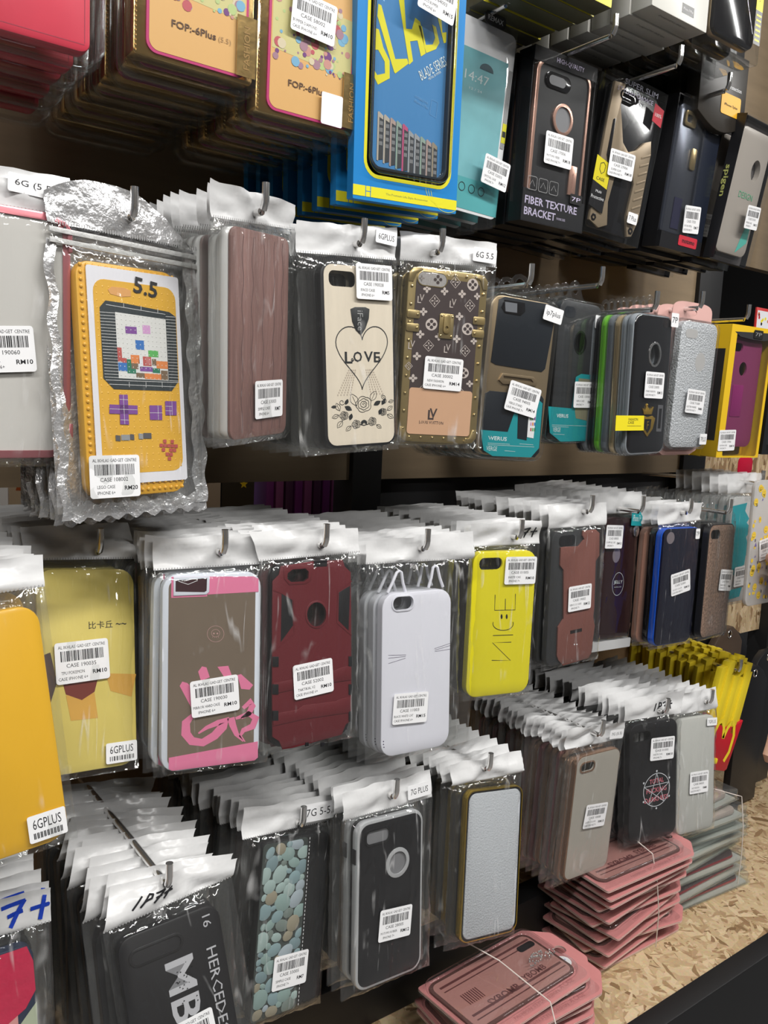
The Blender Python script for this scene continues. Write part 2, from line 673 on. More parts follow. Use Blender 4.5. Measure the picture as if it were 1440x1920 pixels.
def case_shell(b, m, w=80, h=158, t=9, r=12, holes=(), bev=2.4, face=None, rim=2.):
    """open-backed phone cover: a back plate with its openings and a deeper rim"""
    o = rrect(w, h, r)
    b.prism(o, m, -t, -1.2, holes=[inset(o, rim)], bev=0)
    b.prism(o, m, -2.6, 0, holes=holes, bev=bev if bev < 1.3 else 1.25, mcap=face)


def stack(root, n, pitch, desc, owner, group, skip=('price_label', 'size_label'), alts=None, seed=1, jx=2.5, jz=2.5, jr=2.5, relax=.75, names=None, yaw=0.0, writes=.6):
    """copies of the front pack further back along its hook"""
    rnd = random.Random(seed)
    kids = [c for c in root.children if c.name.split('.')[0] not in skip]
    px, py, pz = root.location
    hu, hv = HANG.get(root.name, (0, 100))
    hl = Vector((hu * .001, 0, hv * .001))
    H0 = Vector(root.location) + root.rotation_euler.to_matrix() @ hl
    rx, ry, rz = root.rotation_euler
    altm = {}
    for k in range(1, n + 1):
        c = root.copy()
        COL.objects.link(c)
        q = relax ** k
        c.rotation_euler = (rx * (.4 + .6 * q) + R(rnd.uniform(-1, 1)), ry * q + R(rnd.uniform(-jr, jr) * .5), rz * (.25 + .75 * q) + R(rnd.uniform(-jr, jr)) + R(yaw))
        c.location = H0 + Vector((rnd.uniform(-jx, jx) * .001, k * pitch * .001, rnd.uniform(-jz, 0) * .001)) - c.rotation_euler.to_matrix() @ hl
        nm = desc[k % len(desc)] if isinstance(desc, (list, tuple)) else desc
        c['label'] = '%s, %s back on %s' % (nm, ORD[k], owner.replace('the peg of the ', '').replace('the peg of ', '') + ('' if owner.startswith('the top') else ' peg'))
        c['group'] = group
        for kid in kids:
            d = kid.copy()
            COL.objects.link(d)
            d.parent = c
            if k > 1 and kid.name.startswith('clear_bag') and kid.data.materials[0] == FILM:
                if 'film' not in altm:
                    me = kid.data.copy()
                    me.materials[0] = FILM_SMOOTH
                    altm['film'] = me
                d.data = altm['film']
            for g in kid.children:
                if g.name.startswith('marker_writing') and rnd.random() > writes:
                    continue
                e = g.copy()
                COL.objects.link(e)
                e.parent = d
            if alts and kid.name.split('.')[0] == 'phone_case':
                am = alts[(k - 1) % len(alts)]
                if am is not None:
                    kk = (am.name,)
                    if kk not in altm:
                        me = kid.data.copy()
                        for i in range(len(me.materials)):
                            me.materials[i] = am
                        altm[kk] = me
                    d.data = altm[kk]
    root['group'] = group


def hook(x, ztip, y=.60, back=.846, up=20, dx=0., r=3.0):
    """chrome peg from the board, turned up at the tip"""
    b = MB()
    L = (back - y) * 1000
    pts = [(dx, -up - 4, -L), (dx * .5, -up, -L * .3), (0, -up, -6), (0, -up + 1.5, -2.5), (0, -up + 5, -.6), (0, -up + 9, 0), (0, 0, 0)]
    b.tube([(u, v, w) for u, v, w in pts], r, CHROME, 10)
    b.dome(0, 0, 0, .1, .1, CHROME)
    o = b.build('display_hook', None, sharp=60)
    o.location = (x, y, ztip)
    return o

# ================================================================== the setting
def osb_mat():
    m = bpy.data.materials.new('strand_board')
    m.use_nodes = True
    nt = m.node_tree
    N, L = nt.nodes.new, nt.links.new
    b = nt.nodes['Principled BSDF']
    tc = N('ShaderNodeTexCoord')
    wn = N('ShaderNodeTexNoise')
    wn.inputs['Scale'].default_value = 40
    wn.inputs['Detail'].default_value = 3
    L(tc.outputs['Object'], wn.inputs['Vector'])
    wm = N('ShaderNodeVectorMath')
    wm.operation = 'MULTIPLY_ADD'
    wm.inputs[1].default_value = (.006, .006, .006)
    L(wn.outputs['Color'], wm.inputs[0])
    L(tc.outputs['Object'], wm.inputs[2])
    best_c = best_p = None
    for i, (ang, sx, sy) in enumerate(((12, 30, 120), (70, 34, 140), (128, 28, 110), (160, 60, 230), (42, 44, 180), (98, 38, 150))):
        mp = N('ShaderNodeMapping')
        mp.vector_type = 'TEXTURE'
        mp.inputs['Rotation'].default_value = (0, R(ang * .5), R(ang))
        mp.inputs['Scale'].default_value = (1 / sx, 1 / sy, 1 / sx)
        mp.inputs['Location'].default_value = (i * 3.7, i * 1.9, i * .77)
        L(wm.outputs[0], mp.inputs[0])
        vo = N('ShaderNodeTexVoronoi')
        vo.inputs['Scale'].default_value = 1
        vo.inputs['Randomness'].default_value = 1
        L(mp.outputs[0], vo.inputs['Vector'])
        sp = N('ShaderNodeSeparateColor')
        L(vo.outputs['Color'], sp.inputs[0])
        if best_c is None:
            best_c, best_p = sp.outputs[1], sp.outputs[0]
        else:
            gt = N('ShaderNodeMath')
            gt.operation = 'GREATER_THAN'
            L(sp.outputs[0], gt.inputs[0])
            L(best_p, gt.inputs[1])
            mx = N('ShaderNodeMix')
            L(gt.outputs[0], mx.inputs[0])
            L(best_c, mx.inputs[2])
            L(sp.outputs[1], mx.inputs[3])
            mm = N('ShaderNodeMath')
            mm.operation = 'MAXIMUM'
            L(sp.outputs[0], mm.inputs[0])
            L(best_p, mm.inputs[1])
            best_c, best_p = mx.outputs[0], mm.outputs[0]
    rp = N('ShaderNodeValToRGB')
    e = rp.color_ramp.elements
    e[0].position, e[0].color = 0, (.20, .115, .05, 1)
    e[1].position, e[1].color = 1, (.74, .57, .36, 1)
    for p_, c_ in ((.10, (.36, .22, .11, 1)), (.30, (.52, .36, .20, 1)), (.65, (.62, .46, .27, 1))):
        x = rp.color_ramp.elements.new(p_)
        x.color = c_
    L(best_c, rp.inputs[0])
    fn = N('ShaderNodeTexNoise')
    fn.inputs['Scale'].default_value = 260
    fn.inputs['Detail'].default_value = 4
    L(tc.outputs['Object'], fn.inputs['Vector'])
    mz = N('ShaderNodeMix')
    mz.data_type = 'RGBA'
    mz.blend_type = 'MULTIPLY'
    mz.inputs[0].default_value = .35
    L(rp.outputs[0], mz.inputs[6])
    L(fn.outputs['Color'], mz.inputs[7])
    gm = N('ShaderNodeMix')
    gm.data_type = 'RGBA'
    gm.blend_type = 'MULTIPLY'
    gm.inputs[0].default_value = 0
    L(mz.outputs[2], b.inputs['Base Color'])
    bp = N('ShaderNodeBump')
    bp.inputs['Strength'].default_value = .35
    bp.inputs['Distance'].default_value = .001
    L(best_c, bp.inputs['Height'])
    L(bp.outputs[0], b.inputs['Normal'])
    b.inputs['Roughness'].default_value = .55
    return m


OSB = osb_mat()
PLY = mat('plywood_board', (.27, .20, .125), .6, noise_amt=.22, noise_scale=9, stretch=(1, 1, 9), bump=.05, bump_scale=80)
PLY2 = mat('brown_plywood', (.30, .19, .10), .5, noise_amt=.3, noise_scale=14, stretch=(1, 1, 8))
FRAME = mat('black_metal_frame', (.008, .008, .009), .5)
DARKP = mat('dark_panel', (.02, .02, .022), .6)


def slab(name, x0, x1, y0, y1, z0, z1, m, bev=0.):
    b = MB()
    b.prism([(x0 * 1000, z0 * 1000), (x1 * 1000, z0 * 1000), (x1 * 1000, z1 * 1000), (x0 * 1000, z1 * 1000)], m, -y1 * 1000, -y0 * 1000, bev=bev)
    return b.build(name)


structure(slab('wall_back', -.45, 1.30, .85, .866, 1.402, 2.45, PLY))
structure(slab('wall_lower', -.45, 1.30, .85, .866, .70, 1.352, PLY2))
for i, (x0, x1) in enumerate(((-.12, -.075), (.58, .625), (1.27, 1.337), (1.615, 1.675))):
    structure(slab('trim_%d' % (i + 1), x0, x1, .842, .885, .0 if i != 1 else .0, 2.45, FRAME, 2))
structure(slab('trim_5', .625, 1.27, .868, .90, 1.325, 1.43, DARKP))
structure(slab('trim_6', -.45, 1.27, .68, .715, .80, .866, FRAME, 2))
structure(slab('trim_7', -.45, 1.60, .488, .515, .0, .806, FRAME, 2))
structure(slab('wall_upper_right', 1.337, 2.60, .95, .97, 1.80, 2.45, PLY))
structure(slab('wall_right', 1.337, 1.62, .862, .88, 1.075, 1.48, OSB))
structure(slab('wall_far_right', 1.337, 2.6, 1.30, 1.32, .0, 2.45, DARKP))
dk = MB()
dk.box(-450, 1600, 775, 800, -860, -515, OSB)
structure(dk.build('shelf_floor'))
fl = MB()
fl.box(-3500, 4500, -20, 0, -2600, 3500, mat('floor_tile', (.22, .215, .21), .35, noise_amt=.1, noise_scale=5))
structure(fl.build('floor'))
cl = MB()
cl.box(-3500, 4500, 2750, 2770, -2600, 3500, mat('ceiling_paint', (.55, .55, .54), .8))
structure(cl.build('ceiling'))
bw = MB()
bw.box(-3500, 4500, 0, 2750, -2620, -2600, mat('far_wall_paint', (.3, .28, .26), .8))
structure(bw.build('wall_far'))
ow = MB()
ow.box(-3500, 4500, 0, 2750, 3500, 3520, mat('opposite_wall_paint', (.25, .21, .17), .8))
structure(ow.build('wall_opposite'))

# ------------------------------------------------------------------ pegs with nothing hanging at their very tip
for x, y, z in ((.092, .575, 1.637), (.7586, .627, 1.66), (.884, .638, 1.397), (1.165, .640, 1.426), (1.185, .655, 1.135),
                (.36, .58, 1.885), (.734, .615, 1.912), (.850, .615, 1.913), (.980, .635, 1.923)):
    hook(x, z, y)
hook(.6235, 1.925, y=.66, dx=4)

# ================================================================== second row of pegs (eye level)
PINKM = mat('pink_metal_bumper', (.62, .22, .25), .28, metal=.6)
r = pack('B0', 'bagged_phone_case', 'pink metal bumper case with milky back in a clear bag, beside the foil bag')
b = MB()
b.prism(rrect(84, 164, 15), PINKM, -9, .5, holes=[rrect(73, 153, 9)], bev=1.8)
b.prism(rrect(84.5, 30, 4, cy=0), PINKM, -8, -3, holes=[rrect(80, 26, 2)]) if False else None
for su, sv in ((1, 1), (1, -1), (-1, 1), (-1, -1)):
    b.prism([(su * x, sv * y) for x, y in ((30, 78), (38, 78), (42.6, 72), (42.6, 58), (40, 58), (39, 70), (36, 75), (30, 76))], PINKM, -8.5, 1.6, bev=.6)
    b.dome(su * 37.5, sv * 73.5, 1.5, 1.1, .5, INK)
b.prism(rrect(75, 155, 9), mat('milky_back', (.62, .60, .57), .4, noise_amt=.04, noise_scale=14), -3, -.6)
b.build('phone_case', r)
bag(r, ((-60, 104), (43, 108), (-60, 80), (43, 82)), seed=1, bottom=-88)
size_label(r, '6G (5 5)', 19, 97, 34, 12, w=-1.5, rot=-2)
price_label(r, '190060', 'BUMPER', 'IPHONE 6+', 'RM10', -3, -10, 5)
stack(r, 5, 13, 'pink bumper case in a clear bag', 'the peg of the first pink bumper', 'pink bumper cases on one peg', jx=3, seed=2)

# ---- foil zip bag with the toy-brick case
r = pack('B1', 'foil_bag_phone_case', 'silver zip bag holding a yellow toy-brick case behind a printed 5.5 card')
YB = mat('yellow_brick_plastic', (.76, .40, .035), .35)
FOIL = mat('silver_foil', (.86, .86, .87), .28, metal=.75, bump=.9, bump_scale=170)
b = MB()
b.prism(rrect(82, 164, 11), YB, -9, 0, bev=1.2)
for i in range(16):
    for j in range(33):
        u, v = -37.5 + i * 5, -78 + j * 4.9
        if j < 3 or i < 2 or i > 14 or j > 30:
            b.dome(u, v, 0, 1.5, 1.3, YB)
b.build('phone_case', r)
b = MB()
b.prism(rrect(76, 152, 2, cx=4, cy=3), mat('printed_card', (.80, .79, .84), .35), .9, 1.3)
q = quadmap((500, 510), (1030, 610), (468, 1760), (1025, 1770), 76, 152, 4, 3)
BP = mat('print_yellow', (.77, .43, .05), .35)
b.flat(rrect(68, 136, 9, cx=4.5, cy=2.5), BP, 1.45)
for i in range(14):
    for j in range(27):
        b.dome(-27 + i * 4.9, -62 + j * 4.9, 1.45, .7, .25, BP, n=6, k=1)


def qpoly(pts, m, w=1.6):
    b.poly([q(*p) for p in pts], w, m)


WLINE = mat('print_white_line', (.80, .80, .80), .4)
BRK = mat('print_black_brick', (.035, .045, .05), .35)
qpoly([(590, 715), (690, 735), (960, 800), (1000, 830), (995, 1200), (950, 1250), (600, 1215), (545, 1150), (556, 750)], BRK, 1.75)
qpoly([(638, 782), (935, 840), (932, 1190), (632, 1155)], mat('print_screen', (.72, .72, .70), .4), 1.85)
for j in range(22):
    t = (j + 1) / 23.
    for x0, x1 in ((552, 636), (936, 998)):
        ya, yb = 760 + t * 400 + (x0 - 550) * .12, 760 + t * 400 + (x1 - 550) * .12
        b.line([q(x0, ya), q(x1, yb)], .28, 1.95, WLINE)
b.line([q(556, 1160), q(1000, 1205)], .3, 1.95, WLINE)
b.line([q(575, 1185), q(975, 1228)], .3, 1.95, WLINE)
b.line([q(590, 738), q(935, 812)], .3, 1.95, WLINE)
for x in (690, 790, 890):
    b.line([q(x, 735 + (x - 690) * .2), q(x - 1, 762 + (x - 690) * .2)], .3, 1.95, WLINE)
    b.line([q(x, 1180 + (x - 690) * .08), q(x - 1, 1210 + (x - 690) * .08)], .3, 1.95, WLINE)
PC = {'p': (.22, .08, .32), 'k': (.65, .35, .62), 'b': (.05, .18, .50), 'g': (.12, .45, .12), 'o': (.75, .25, .08), 'r': (.50, .10, .09), 'n': (.20, .14, .09), 'd': (.03, .20, .12), 'w': (.75, .75, .8)}
PM = {k: mat('print_brick_' + k, c, .35) for k, c in PC.items()}
cell = [(2.2, 9.7, 2.6, 1.5, 'p'), (6.2, 9.9, 1.8, 1.8, 'k'), (4.3, 6.4, 2, 2, 'b'), (7.2, 5, 2.4, 1.4, 'g'),
        (0, 3.6, 1, 3, 'r'), (1, 3.4, 1, 1, 'r'), (0, 1.6, 2, 1.8, 'b'), (2, 2.2, 1, 2, 'd'), (2, 1.2, 2, 1, 'd'), (3, 3.4, 2, 1.8, 'o'), (3, 2.2, 1.6, 1.2, 'n'), (4.8, 2.6, 1, 1.8, 'w'), (5.8, 3, 2, 2, 'r'), (5, 1.8, 3, 1, 'p'),
        (8, 3.2, 1, 1.4, 'n'), (9, 2.6, 2.8, 1.6, 'o'), (4, .4, 2, 1, 'n'), (6, .2, 4, 1.2, 'o'), (8, 1.6, 1.8, 1, 'd'), (10, .2, 1.7, 2, 'n')]
for cx_, cy_, cw_, ch_, k in cell:
    def g(a, c):
        return q(634 + a / 11.8 * 298, 1156 - c / 14. * 372 + a / 11.8 * 36 + c / 14. * 0)
    pts = [g(cx_, cy_), g(cx_ + cw_, cy_), g(cx_ + cw_, cy_ + ch_), g(cx_, cy_ + ch_)]
    b.poly(pts, 1.95, PM[k])
for i in range(12):
    for j in range(14):
        u, v = q(646 + i * 25, 795 + j * 26.5 + i * 4)
        b.dome(u, v, 1.87, .55, .2, mat('print_stud', (.62, .62, .60), .4), n=6, k=1)
for pts in ([(627, 1248), (676, 1252), (672, 1424), (620, 1418)], [(567, 1300), (730, 1318), (728, 1368), (562, 1352)], [(803, 1322), (880, 1328), (878, 1412), (801, 1405)], [(902, 1305), (975, 1311), (972, 1392), (900, 1386)]):
    qpoly(pts, PM['p'], 1.9)
for a, c in (((565, 1325), (728, 1343)), ((625, 1275), (675, 1281)), ((623, 1392), (672, 1398)), ((650, 1250), (646, 1420)), ((802, 1365), (879, 1371)), ((855, 1326), (853, 1410)), ((901, 1335), (945, 1339)), ((945, 1309), (943, 1390)), ((901, 1360), (943, 1364))):
    b.line([q(*a), q(*c)], .25, 2.0, WLINE)
for x0, x1, k in ((588, 615, 'n'), (620, 672, 'w'), (674, 697, 'n'), (725, 752, 'w'), (754, 803, 'n')):
    qpoly([(x0, 1478), (x1, 1482), (x1, 1514), (x0, 1510)], mat('print_grey_' + k, (.30, .31, .32) if k == 'w' else (.10, .10, .11), .4), 1.9)
for row, c0, n in ((0, 1, 1), (0, 3, 1), (1, 0, 5), (2, .5, 4), (3, 1.5, 2), (4, 2, 1)):
    for k in range(n):
        x, y = 852 + (c0 + k) * 24, 1522 + row * 25 + (c0 + k) * 3
        if (row, k) in ((2, 1),):
            continue
        qpoly([(x, y), (x + 21, y + 2), (x + 20, y + 22), (x - 1, y + 20)], PM['r'], 1.9)
b.prism([q(*p) for p in ((630, 640), (700, 650), (738, 668), (735, 700), (680, 700), (620, 680), (608, 655))], mat('print_opening', (.72, .36, .12), .4), 1.4, 1.7)
b.text('5.5', *q(825, 655), INK, 2.05, height=11.5, width=20, rot=-8, bold=True)
b.build('printed_card', r)
b = MB()


def foil_fn(s, t):
    u = -58 + 122 * s
    top = 138 - 26 * abs(2 * s - .75) ** 2.2
    v = 104 + (top - 104) * t
    return u, v, -3 + 3.0 * noise.noise(Vector((u * .05, v * .08, 2.2))) + 1.5 * noise.noise(Vector((u * .15, v * .2, 7)))


b.grid(foil_fn, 26, 10, FOIL)
for x0, x1, ww in ((60, 64, 7),):
    b.grid(lambda s, t: (52 + 12 * s + 1.5 * math.sin(t * 40), -92 + 196 * t, -4 + 2 * noise.noise(Vector((s, t * 9, 1)))), 4, 60, FOIL)
    b.grid(lambda s, t: (-60 + 7 * s + 1.5 * math.sin(t * 33), -96 + 190 * t, -4 + 2 * noise.noise(Vector((s, t * 9, 4)))), 3, 60, FOIL)
    b.grid(lambda s, t: (-58 + 122 * s, -97 + 12 * t + 2 * math.sin(s * 50), -5 + 2 * noise.noise(Vector((s * 9, t, 8)))), 40, 3, FOIL)
b.grid(lambda s, t: (-58 + 120 * s, -92 + 196 * t, -12.5), 6, 10, FOIL)
FB = b.build('foil_bag', r, sharp=180)
b = MB()
ZIP = mat('zip_strip', (.55, .55, .54), .3, bump=.4, bump_scale=300)
for v0 in (98, 91):
    b.prism([(-57, v0), (62, v0 - 3), (62, v0 + .8), (-57, v0 + 3.6)], ZIP, -3.4, -1.4, bev=.6)
for i in range(60):
    u = -56 + i * 1.98
    b.rect(u, u + .7, 103 - i * .02, 106 - i * .02, -.5, GREYSEAL)
b.build('zip', FB)
b = MB()


def bf(s, t):
    u, v = -56 + 116 * s, -92 + 190 * t
    e = max(0, min(1, min(min(s, 1 - s) * 12, min(t, 1 - t) * 18)))
    return u, v, -3 + 6.6 * e + 3.0 * abs(noise.noise(Vector((u * .05, v * .03, 5)))) * e


b.grid(bf, 22, 34, FILM)
b.build('clear_bag', r, sharp=180)
price_label(r, '108002', 'LEGO CASE', 'IPHONE 6+', 'RM20', -22, -67, -1, w=4.5)
stack(r, 5, 15, 'silver zip bag with a yellow brick case', 'the peg of the 5.5 card', 'foil zip bags on one peg', seed=4, jr=4, jx=5, jz=5)

# ---- plank look flip case
WOODP = mat('pink_wood', (.23, .125, .11), .45, noise_amt=.5, noise_scale=22, stretch=(5.5, 1, .5), bump=.6, bump_scale=30)
r = pack('B2', 'bagged_phone_case', 'reddish wood-grain flip case with a white rim in a clear bag')
b = MB()
b.prism(rrect(80, 158, 8), WOODP, -3, 0, bev=1.2)
b.prism(rrect(80, 158, 8), mat('white_silicone', (.75, .75, .74), .4), -11, -3, bev=1.0)
for u in (-25, -12, 3, 18, 30):
    b.line([(u + 1.2 * math.sin(k * 1.3 + u), -74 + k * 7.4) for k in range(21)], .7, .03, mat('wood_groove', (.10, .05, .05), .6))
b.build('phone_case', r)
bag(r, ((-60, 107), (54, 108), (-57, 82), (54, 88)), seed=3)
price_label(r, '33003', 'SIMPLE CASE', 'IPHONE 6+', 'RM7', 10, -49, 1)
stack(r, 9, 13, 'wood-grain flip case in a white headed bag', 'the peg of the first wood-grain case', 'wood-grain flip cases on one peg', seed=5, jx=5, jz=3, relax=.9)

# ---- LOVE wood case
LW = mat('pale_wood', (.76, .67, .54), .45, noise_amt=.10, noise_scale=25, stretch=(4, 1, .5))
DK = mat('print_black', (.012, .014, .016), .5)
r = pack('B3', 'bagged_phone_case', 'pale wood case with a black heart reading LOVE above line-drawn roses')
b = MB()
case_shell(b, BLACK, holes=[rrect(28, 13, 5, 5, -18, 65)])
b.prism(rrect(74, 153, 9), LW, -.2, .5, holes=[rrect(28, 13, 5, 5, -18, 65)])
q = quadmap((145, 320), (640, 350), (185, 1575), (655, 1570), 74, 153)
b.prism([q(*p) for p in ((333, 625), (365, 612), (440, 612), (470, 625), (465, 690), (440, 760), (408, 806), (370, 770), (345, 710))], DK, .4, 1.1, bev=.3)
b.text('iFace', *q(401, 705), GREYINK2 if 'GREYINK2' in globals() else mat('print_grey', (.35, .35, .35), .4), 1.25, height=6, width=17, rot=-90)
hpts = []
for i in range(61):
    a = 2 * math.pi * i / 60
    x = 16 * math.sin(a) ** 3
    y = 13 * math.cos(a) - 5 * math.cos(2 * a) - 2 * math.cos(3 * a) - math.cos(4 * a)
    hpts.append(q(418 + x / 16. * 187, 940 - (y + 2.5) / 14.5 * 195 + max(0, -y) * 3))
b.line(hpts, .9, .65, DK, closed=True)
b.text('L', *q(320, 960), DK, .7, height=10, width=8, bold=True)
b.text('O', *q(385, 955), DK, .7, height=9, width=9.5, bold=True)
b.text('V', *q(463, 955), DK, .7, height=9, width=10, bold=True)
b.text('E', *q(525, 960), DK, .7, height=9, width=7, bold=True)
for cx_, cy_ in ((347, 975), (545, 975)):
    b.line([q(cx_ + 9 * math.cos(a * .6) * (1 - a / 22), cy_ + 14 * math.sin(a * .6) * (1 - a / 22)) for a in range(16)], .7, .7, DK)
LACE = mat('lace_grey', (.46, .38, .30), .6)
for cx_, d in ((345, -1), (470, 1)):
    for i in range(11):
        for j in range(5):
            x = cx_ + d * (i * 5.5) + (j - 2) * 12 * (1 + i * .08)
            y = 1050 + i * 17
            u, v = q(x, y)
            b.poly([(u - .8, v), (u, v - 1.1), (u + .8, v), (u, v + 1.1)], .56, LACE)


def rose(cx, cy, s):
    for k in range(3):
        n = 5 + k
        ps = []
        for i in range(n * 6):
            a = 2 * math.pi * i / (n * 6)
            rr = s * (1 - k * .3) * (.86 + .14 * abs(math.sin(n * a / 2)))
            ps.append(q(cx + rr * math.cos(a + k), cy + rr * math.sin(a + k)))
        b.line(ps, .55, .66, DK, closed=True)
    b.line([q(cx + s * .03 * i * math.cos(i * .8), cy + s * .03 * i * math.sin(i * .8)) for i in range(10)], .5, .66, DK)


def leaf(cx, cy, L_, a, fill=False):
    ps = []
    for i in range(13):
        t = i / 12. * 2
        x = L_ * (t if t <= 1 else 2 - t)
        y = L_ * .28 * math.sin(math.pi * (t if t <= 1 else 2 - t)) * (1 if t <= 1 else -1)
        ps.append(q(cx + x * math.cos(a) - y * math.sin(a), cy + x * math.sin(a) + y * math.cos(a)))
    if fill:
        b.poly(ps[:-1], .66, DK)
    else:
        b.line(ps[:-1], .45, .66, DK, closed=True)
        b.line([q(cx, cy), q(cx + L_ * .8 * math.cos(a), cy + L_ * .8 * math.sin(a))], .4, .66, DK)


rose(428, 1290, 58)
for cx_, cy_, s in ((290, 1365, 30), (375, 1430, 30), (490, 1415, 30), (570, 1350, 26)):
    rose(cx_, cy_, s)
for cx_, cy_, L_, a, fl_ in ((380, 1300, 95, -2.0, 0), (345, 1330, 60, -2.6, 1), (480, 1270, 80, -1.1, 0), (500, 1300, 60, -.5, 1), (260, 1330, 60, -2.0, 0), (255, 1360, 50, 2.8, 0), (280, 1400, 60, 2.2, 0), (330, 1400, 50, -1.3, 1),
                             (240, 1300, 40, 3.1, 1), (540, 1370, 50, -1.2, 1), (600, 1340, 50, -.6, 0), (600, 1370, 55, .5, 0), (560, 1300, 50, -1.0, 1), (610, 1280, 40, -.2, 0), (430, 1400, 40, 1.0, 1), (430, 1400, 40, 2.1, 1), (340, 1440, 50, 2.4, 0), (520, 1440, 45, .6, 0),
                             (300, 1290, 45, -1.2, 1), (590, 1260, 45, -2.4, 0)):
    leaf(cx_, cy_, L_, a, fl_)
b.line([q(400, 1432), q(430, 1440), q(465, 1432)], .8, .66, DK)
for cx_, d in ((275, 1), (580, -1)):
    b.line([q(cx_ + d * (22 - i) * math.cos(i * .45), 1270 + (22 - i) * math.sin(i * .45)) for i in range(16)], .5, .66, DK)
b.build('phone_case', r)
bag(r, ((-60, 109), (46, 114), (-60, 84), (47, 86)), seed=6)
size_label(r, '6GPLUS', 33, 104, 24, 12, w=-1, rot=-5)
price_label(r, '190028', 'IFACE CASE', 'IPHONE 6+', 'RM5', 15, 64, 0, w=3.4)
stack(r, 8, 12, 'black-edged wood case in a clear bag', 'the peg of the LOVE case', 'black-edged wood cases on one peg', seed=7, jr=3, relax=.9, yaw=4)

# ---- monogram case with gold frame
GOLDT = mat('brass_frame', (.47, .36, .17), .32, metal=.75)
LVB = mat('monogram_brown', (.055, .038, .038), .4)
LVT = mat('monogram_cream', (.58, .50, .46), .5)
TAN = mat('tan_leather', (.66, .39, .24), .45)
r = pack('B4', 'bagged_phone_case', 'brown monogram case with studded gold frame and tan lower panel')
b = MB()
hole = rrect(29, 12, 6, 5, -17, 70)
b.prism(rrect(82, 160, 11), GOLDT, -9, -1, holes=[rrect(78, 156, 9)], bev=1)
b.prism(rrect(82, 160, 11), GOLDT, -2.5, 0, holes=[hole], bev=1.2)
b.prism(rrect(66, 92 + 45, 5, cy=3), LVB, -.5, .35, holes=[inset(hole, -.4)] if False else ())
b.prism(rrect(66, 43, 3, cy=-51), TAN, -.2, .6)
b.prism(rrect(31, 14, 7, 5, -17, 70), GOLDT, 0, .8, holes=[hole], bev=.3)
b.flat(hole, mat('fleece_grey', (.35, .33, .32), .9, noise_amt=.3, noise_scale=900), .5)
q = quadmap((720, 375), (1295, 440), (700, 1530), (1165, 1560), 82, 160)


def fleur(cx, cy, s, kind):
    if kind == 'f':
        for k in range(4):
            a = k * math.pi / 2
            b.poly([q(cx + s * (.15 * math.cos(a) - .28 * math.sin(a)), cy + s * (.15 * math.sin(a) + .28 * math.cos(a))), q(cx + s * .75 * math.cos(a) - s * .3 * math.sin(a), cy + s * .75 * math.sin(a) + s * .3 * math.cos(a)),
                    q(cx + s * math.cos(a), cy + s * math.sin(a)), q(cx + s * .75 * math.cos(a) + s * .3 * math.sin(a), cy + s * .75 * math.sin(a) - s * .3 * math.cos(a)), q(cx + s * (.15 * math.cos(a) + .28 * math.sin(a)), cy + s * (.15 * math.sin(a) - .28 * math.cos(a)))], .5, LVT)
    elif kind == 'd':
        b.line([q(cx - s, cy), q(cx, cy - s * 1.1), q(cx + s, cy), q(cx, cy + s * 1.1)], .6, .5, LVT, closed=True)
        for k in range(4):
            a = k * math.pi / 2
            b.poly([q(cx + s * .1 * math.cos(a + 1), cy + s * .1 * math.sin(a + 1)), q(cx + s * .55 * math.cos(a + .25), cy + s * .55 * math.sin(a + .25)), q(cx + s * .7 * math.cos(a), cy + s * .7 * math.sin(a)), q(cx + s * .55 * math.cos(a - .25), cy + s * .55 * math.sin(a - .25))], .5, LVT)
    elif kind == 'o':
        b.poly([q(cx + s * math.cos(a * .35), cy + s * math.sin(a * .35)) for a in range(18)], .45, LVT)
        for k in range(4):
            a = k * math.pi / 2
            b.poly([q(cx + s * .48 * math.cos(a) + s * .3 * math.cos(i * .79), cy + s * .48 * math.sin(a) + s * .3 * math.sin(i * .79)) for i in range(8)], .55, LVB)
    else:
        u, v = q(cx, cy)
        b.text('L', u - 1, v - 1, LVT, .5, height=6, width=3.6)
        b.text('V', u + 1.4, v + 1, LVT, .5, height=6, width=4.6)


for cx_, cy_, s, k in ((923, 468, 40, 'o'), (1048, 483, 36, 'd'), (1174, 500, 40, 'o'), (848, 527, 28, 'f'), (971, 543, 28, 'f'), (1096, 560, 28, 'f'), (903, 605, 36, 'd'), (1028, 620, 30, 'l'), (1152, 636, 36, 'd'), (828, 675, 28, 'f'), (1077, 706, 28, 'f'), (1205, 575, 24, 'f'),
                       (885, 757, 40, 'o'), (1134, 788, 40, 'o'), (812, 822, 28, 'f'), (936, 837, 28, 'f'), (1058, 853, 28, 'f'), (869, 896, 34, 'd'), (990, 915, 30, 'l'), (1114, 932, 34, 'd'), (795, 965, 28, 'f'), (1175, 868, 24, 'f'), (1100, 1078, 36, 'o'), (775, 1110, 28, 'f'),
                       (955, 1212, 28, 'l'), (1080, 1213, 32, 'd'), (838, 1190, 32, 'd'), (1140, 1150, 24, 'f'), (745, 1030, 24, 'd'), (805, 590, 20, 'l'), (755, 890, 20, 'l'), (808, 460, 22, 'f')):
    fleur(cx_, cy_, s, k)
b.text('L', *q(890, 1355), LVB, .8, height=9, width=6, bold=True)
b.text('V', *q(905, 1345), LVB, .8, height=9, width=8, bold=True)
b.text('LOUIS VUITTON', *q(893, 1407), LVB, .8, height=2.8, width=25)
STUD = mat('brass_stud', (.60, .47, .24), .22, metal=.9)
for i in range(9):
    for su in (-1, 1):
        b.dome(su * 37, 62 - i * 16.2, 0, 1.6, 1.2, STUD)
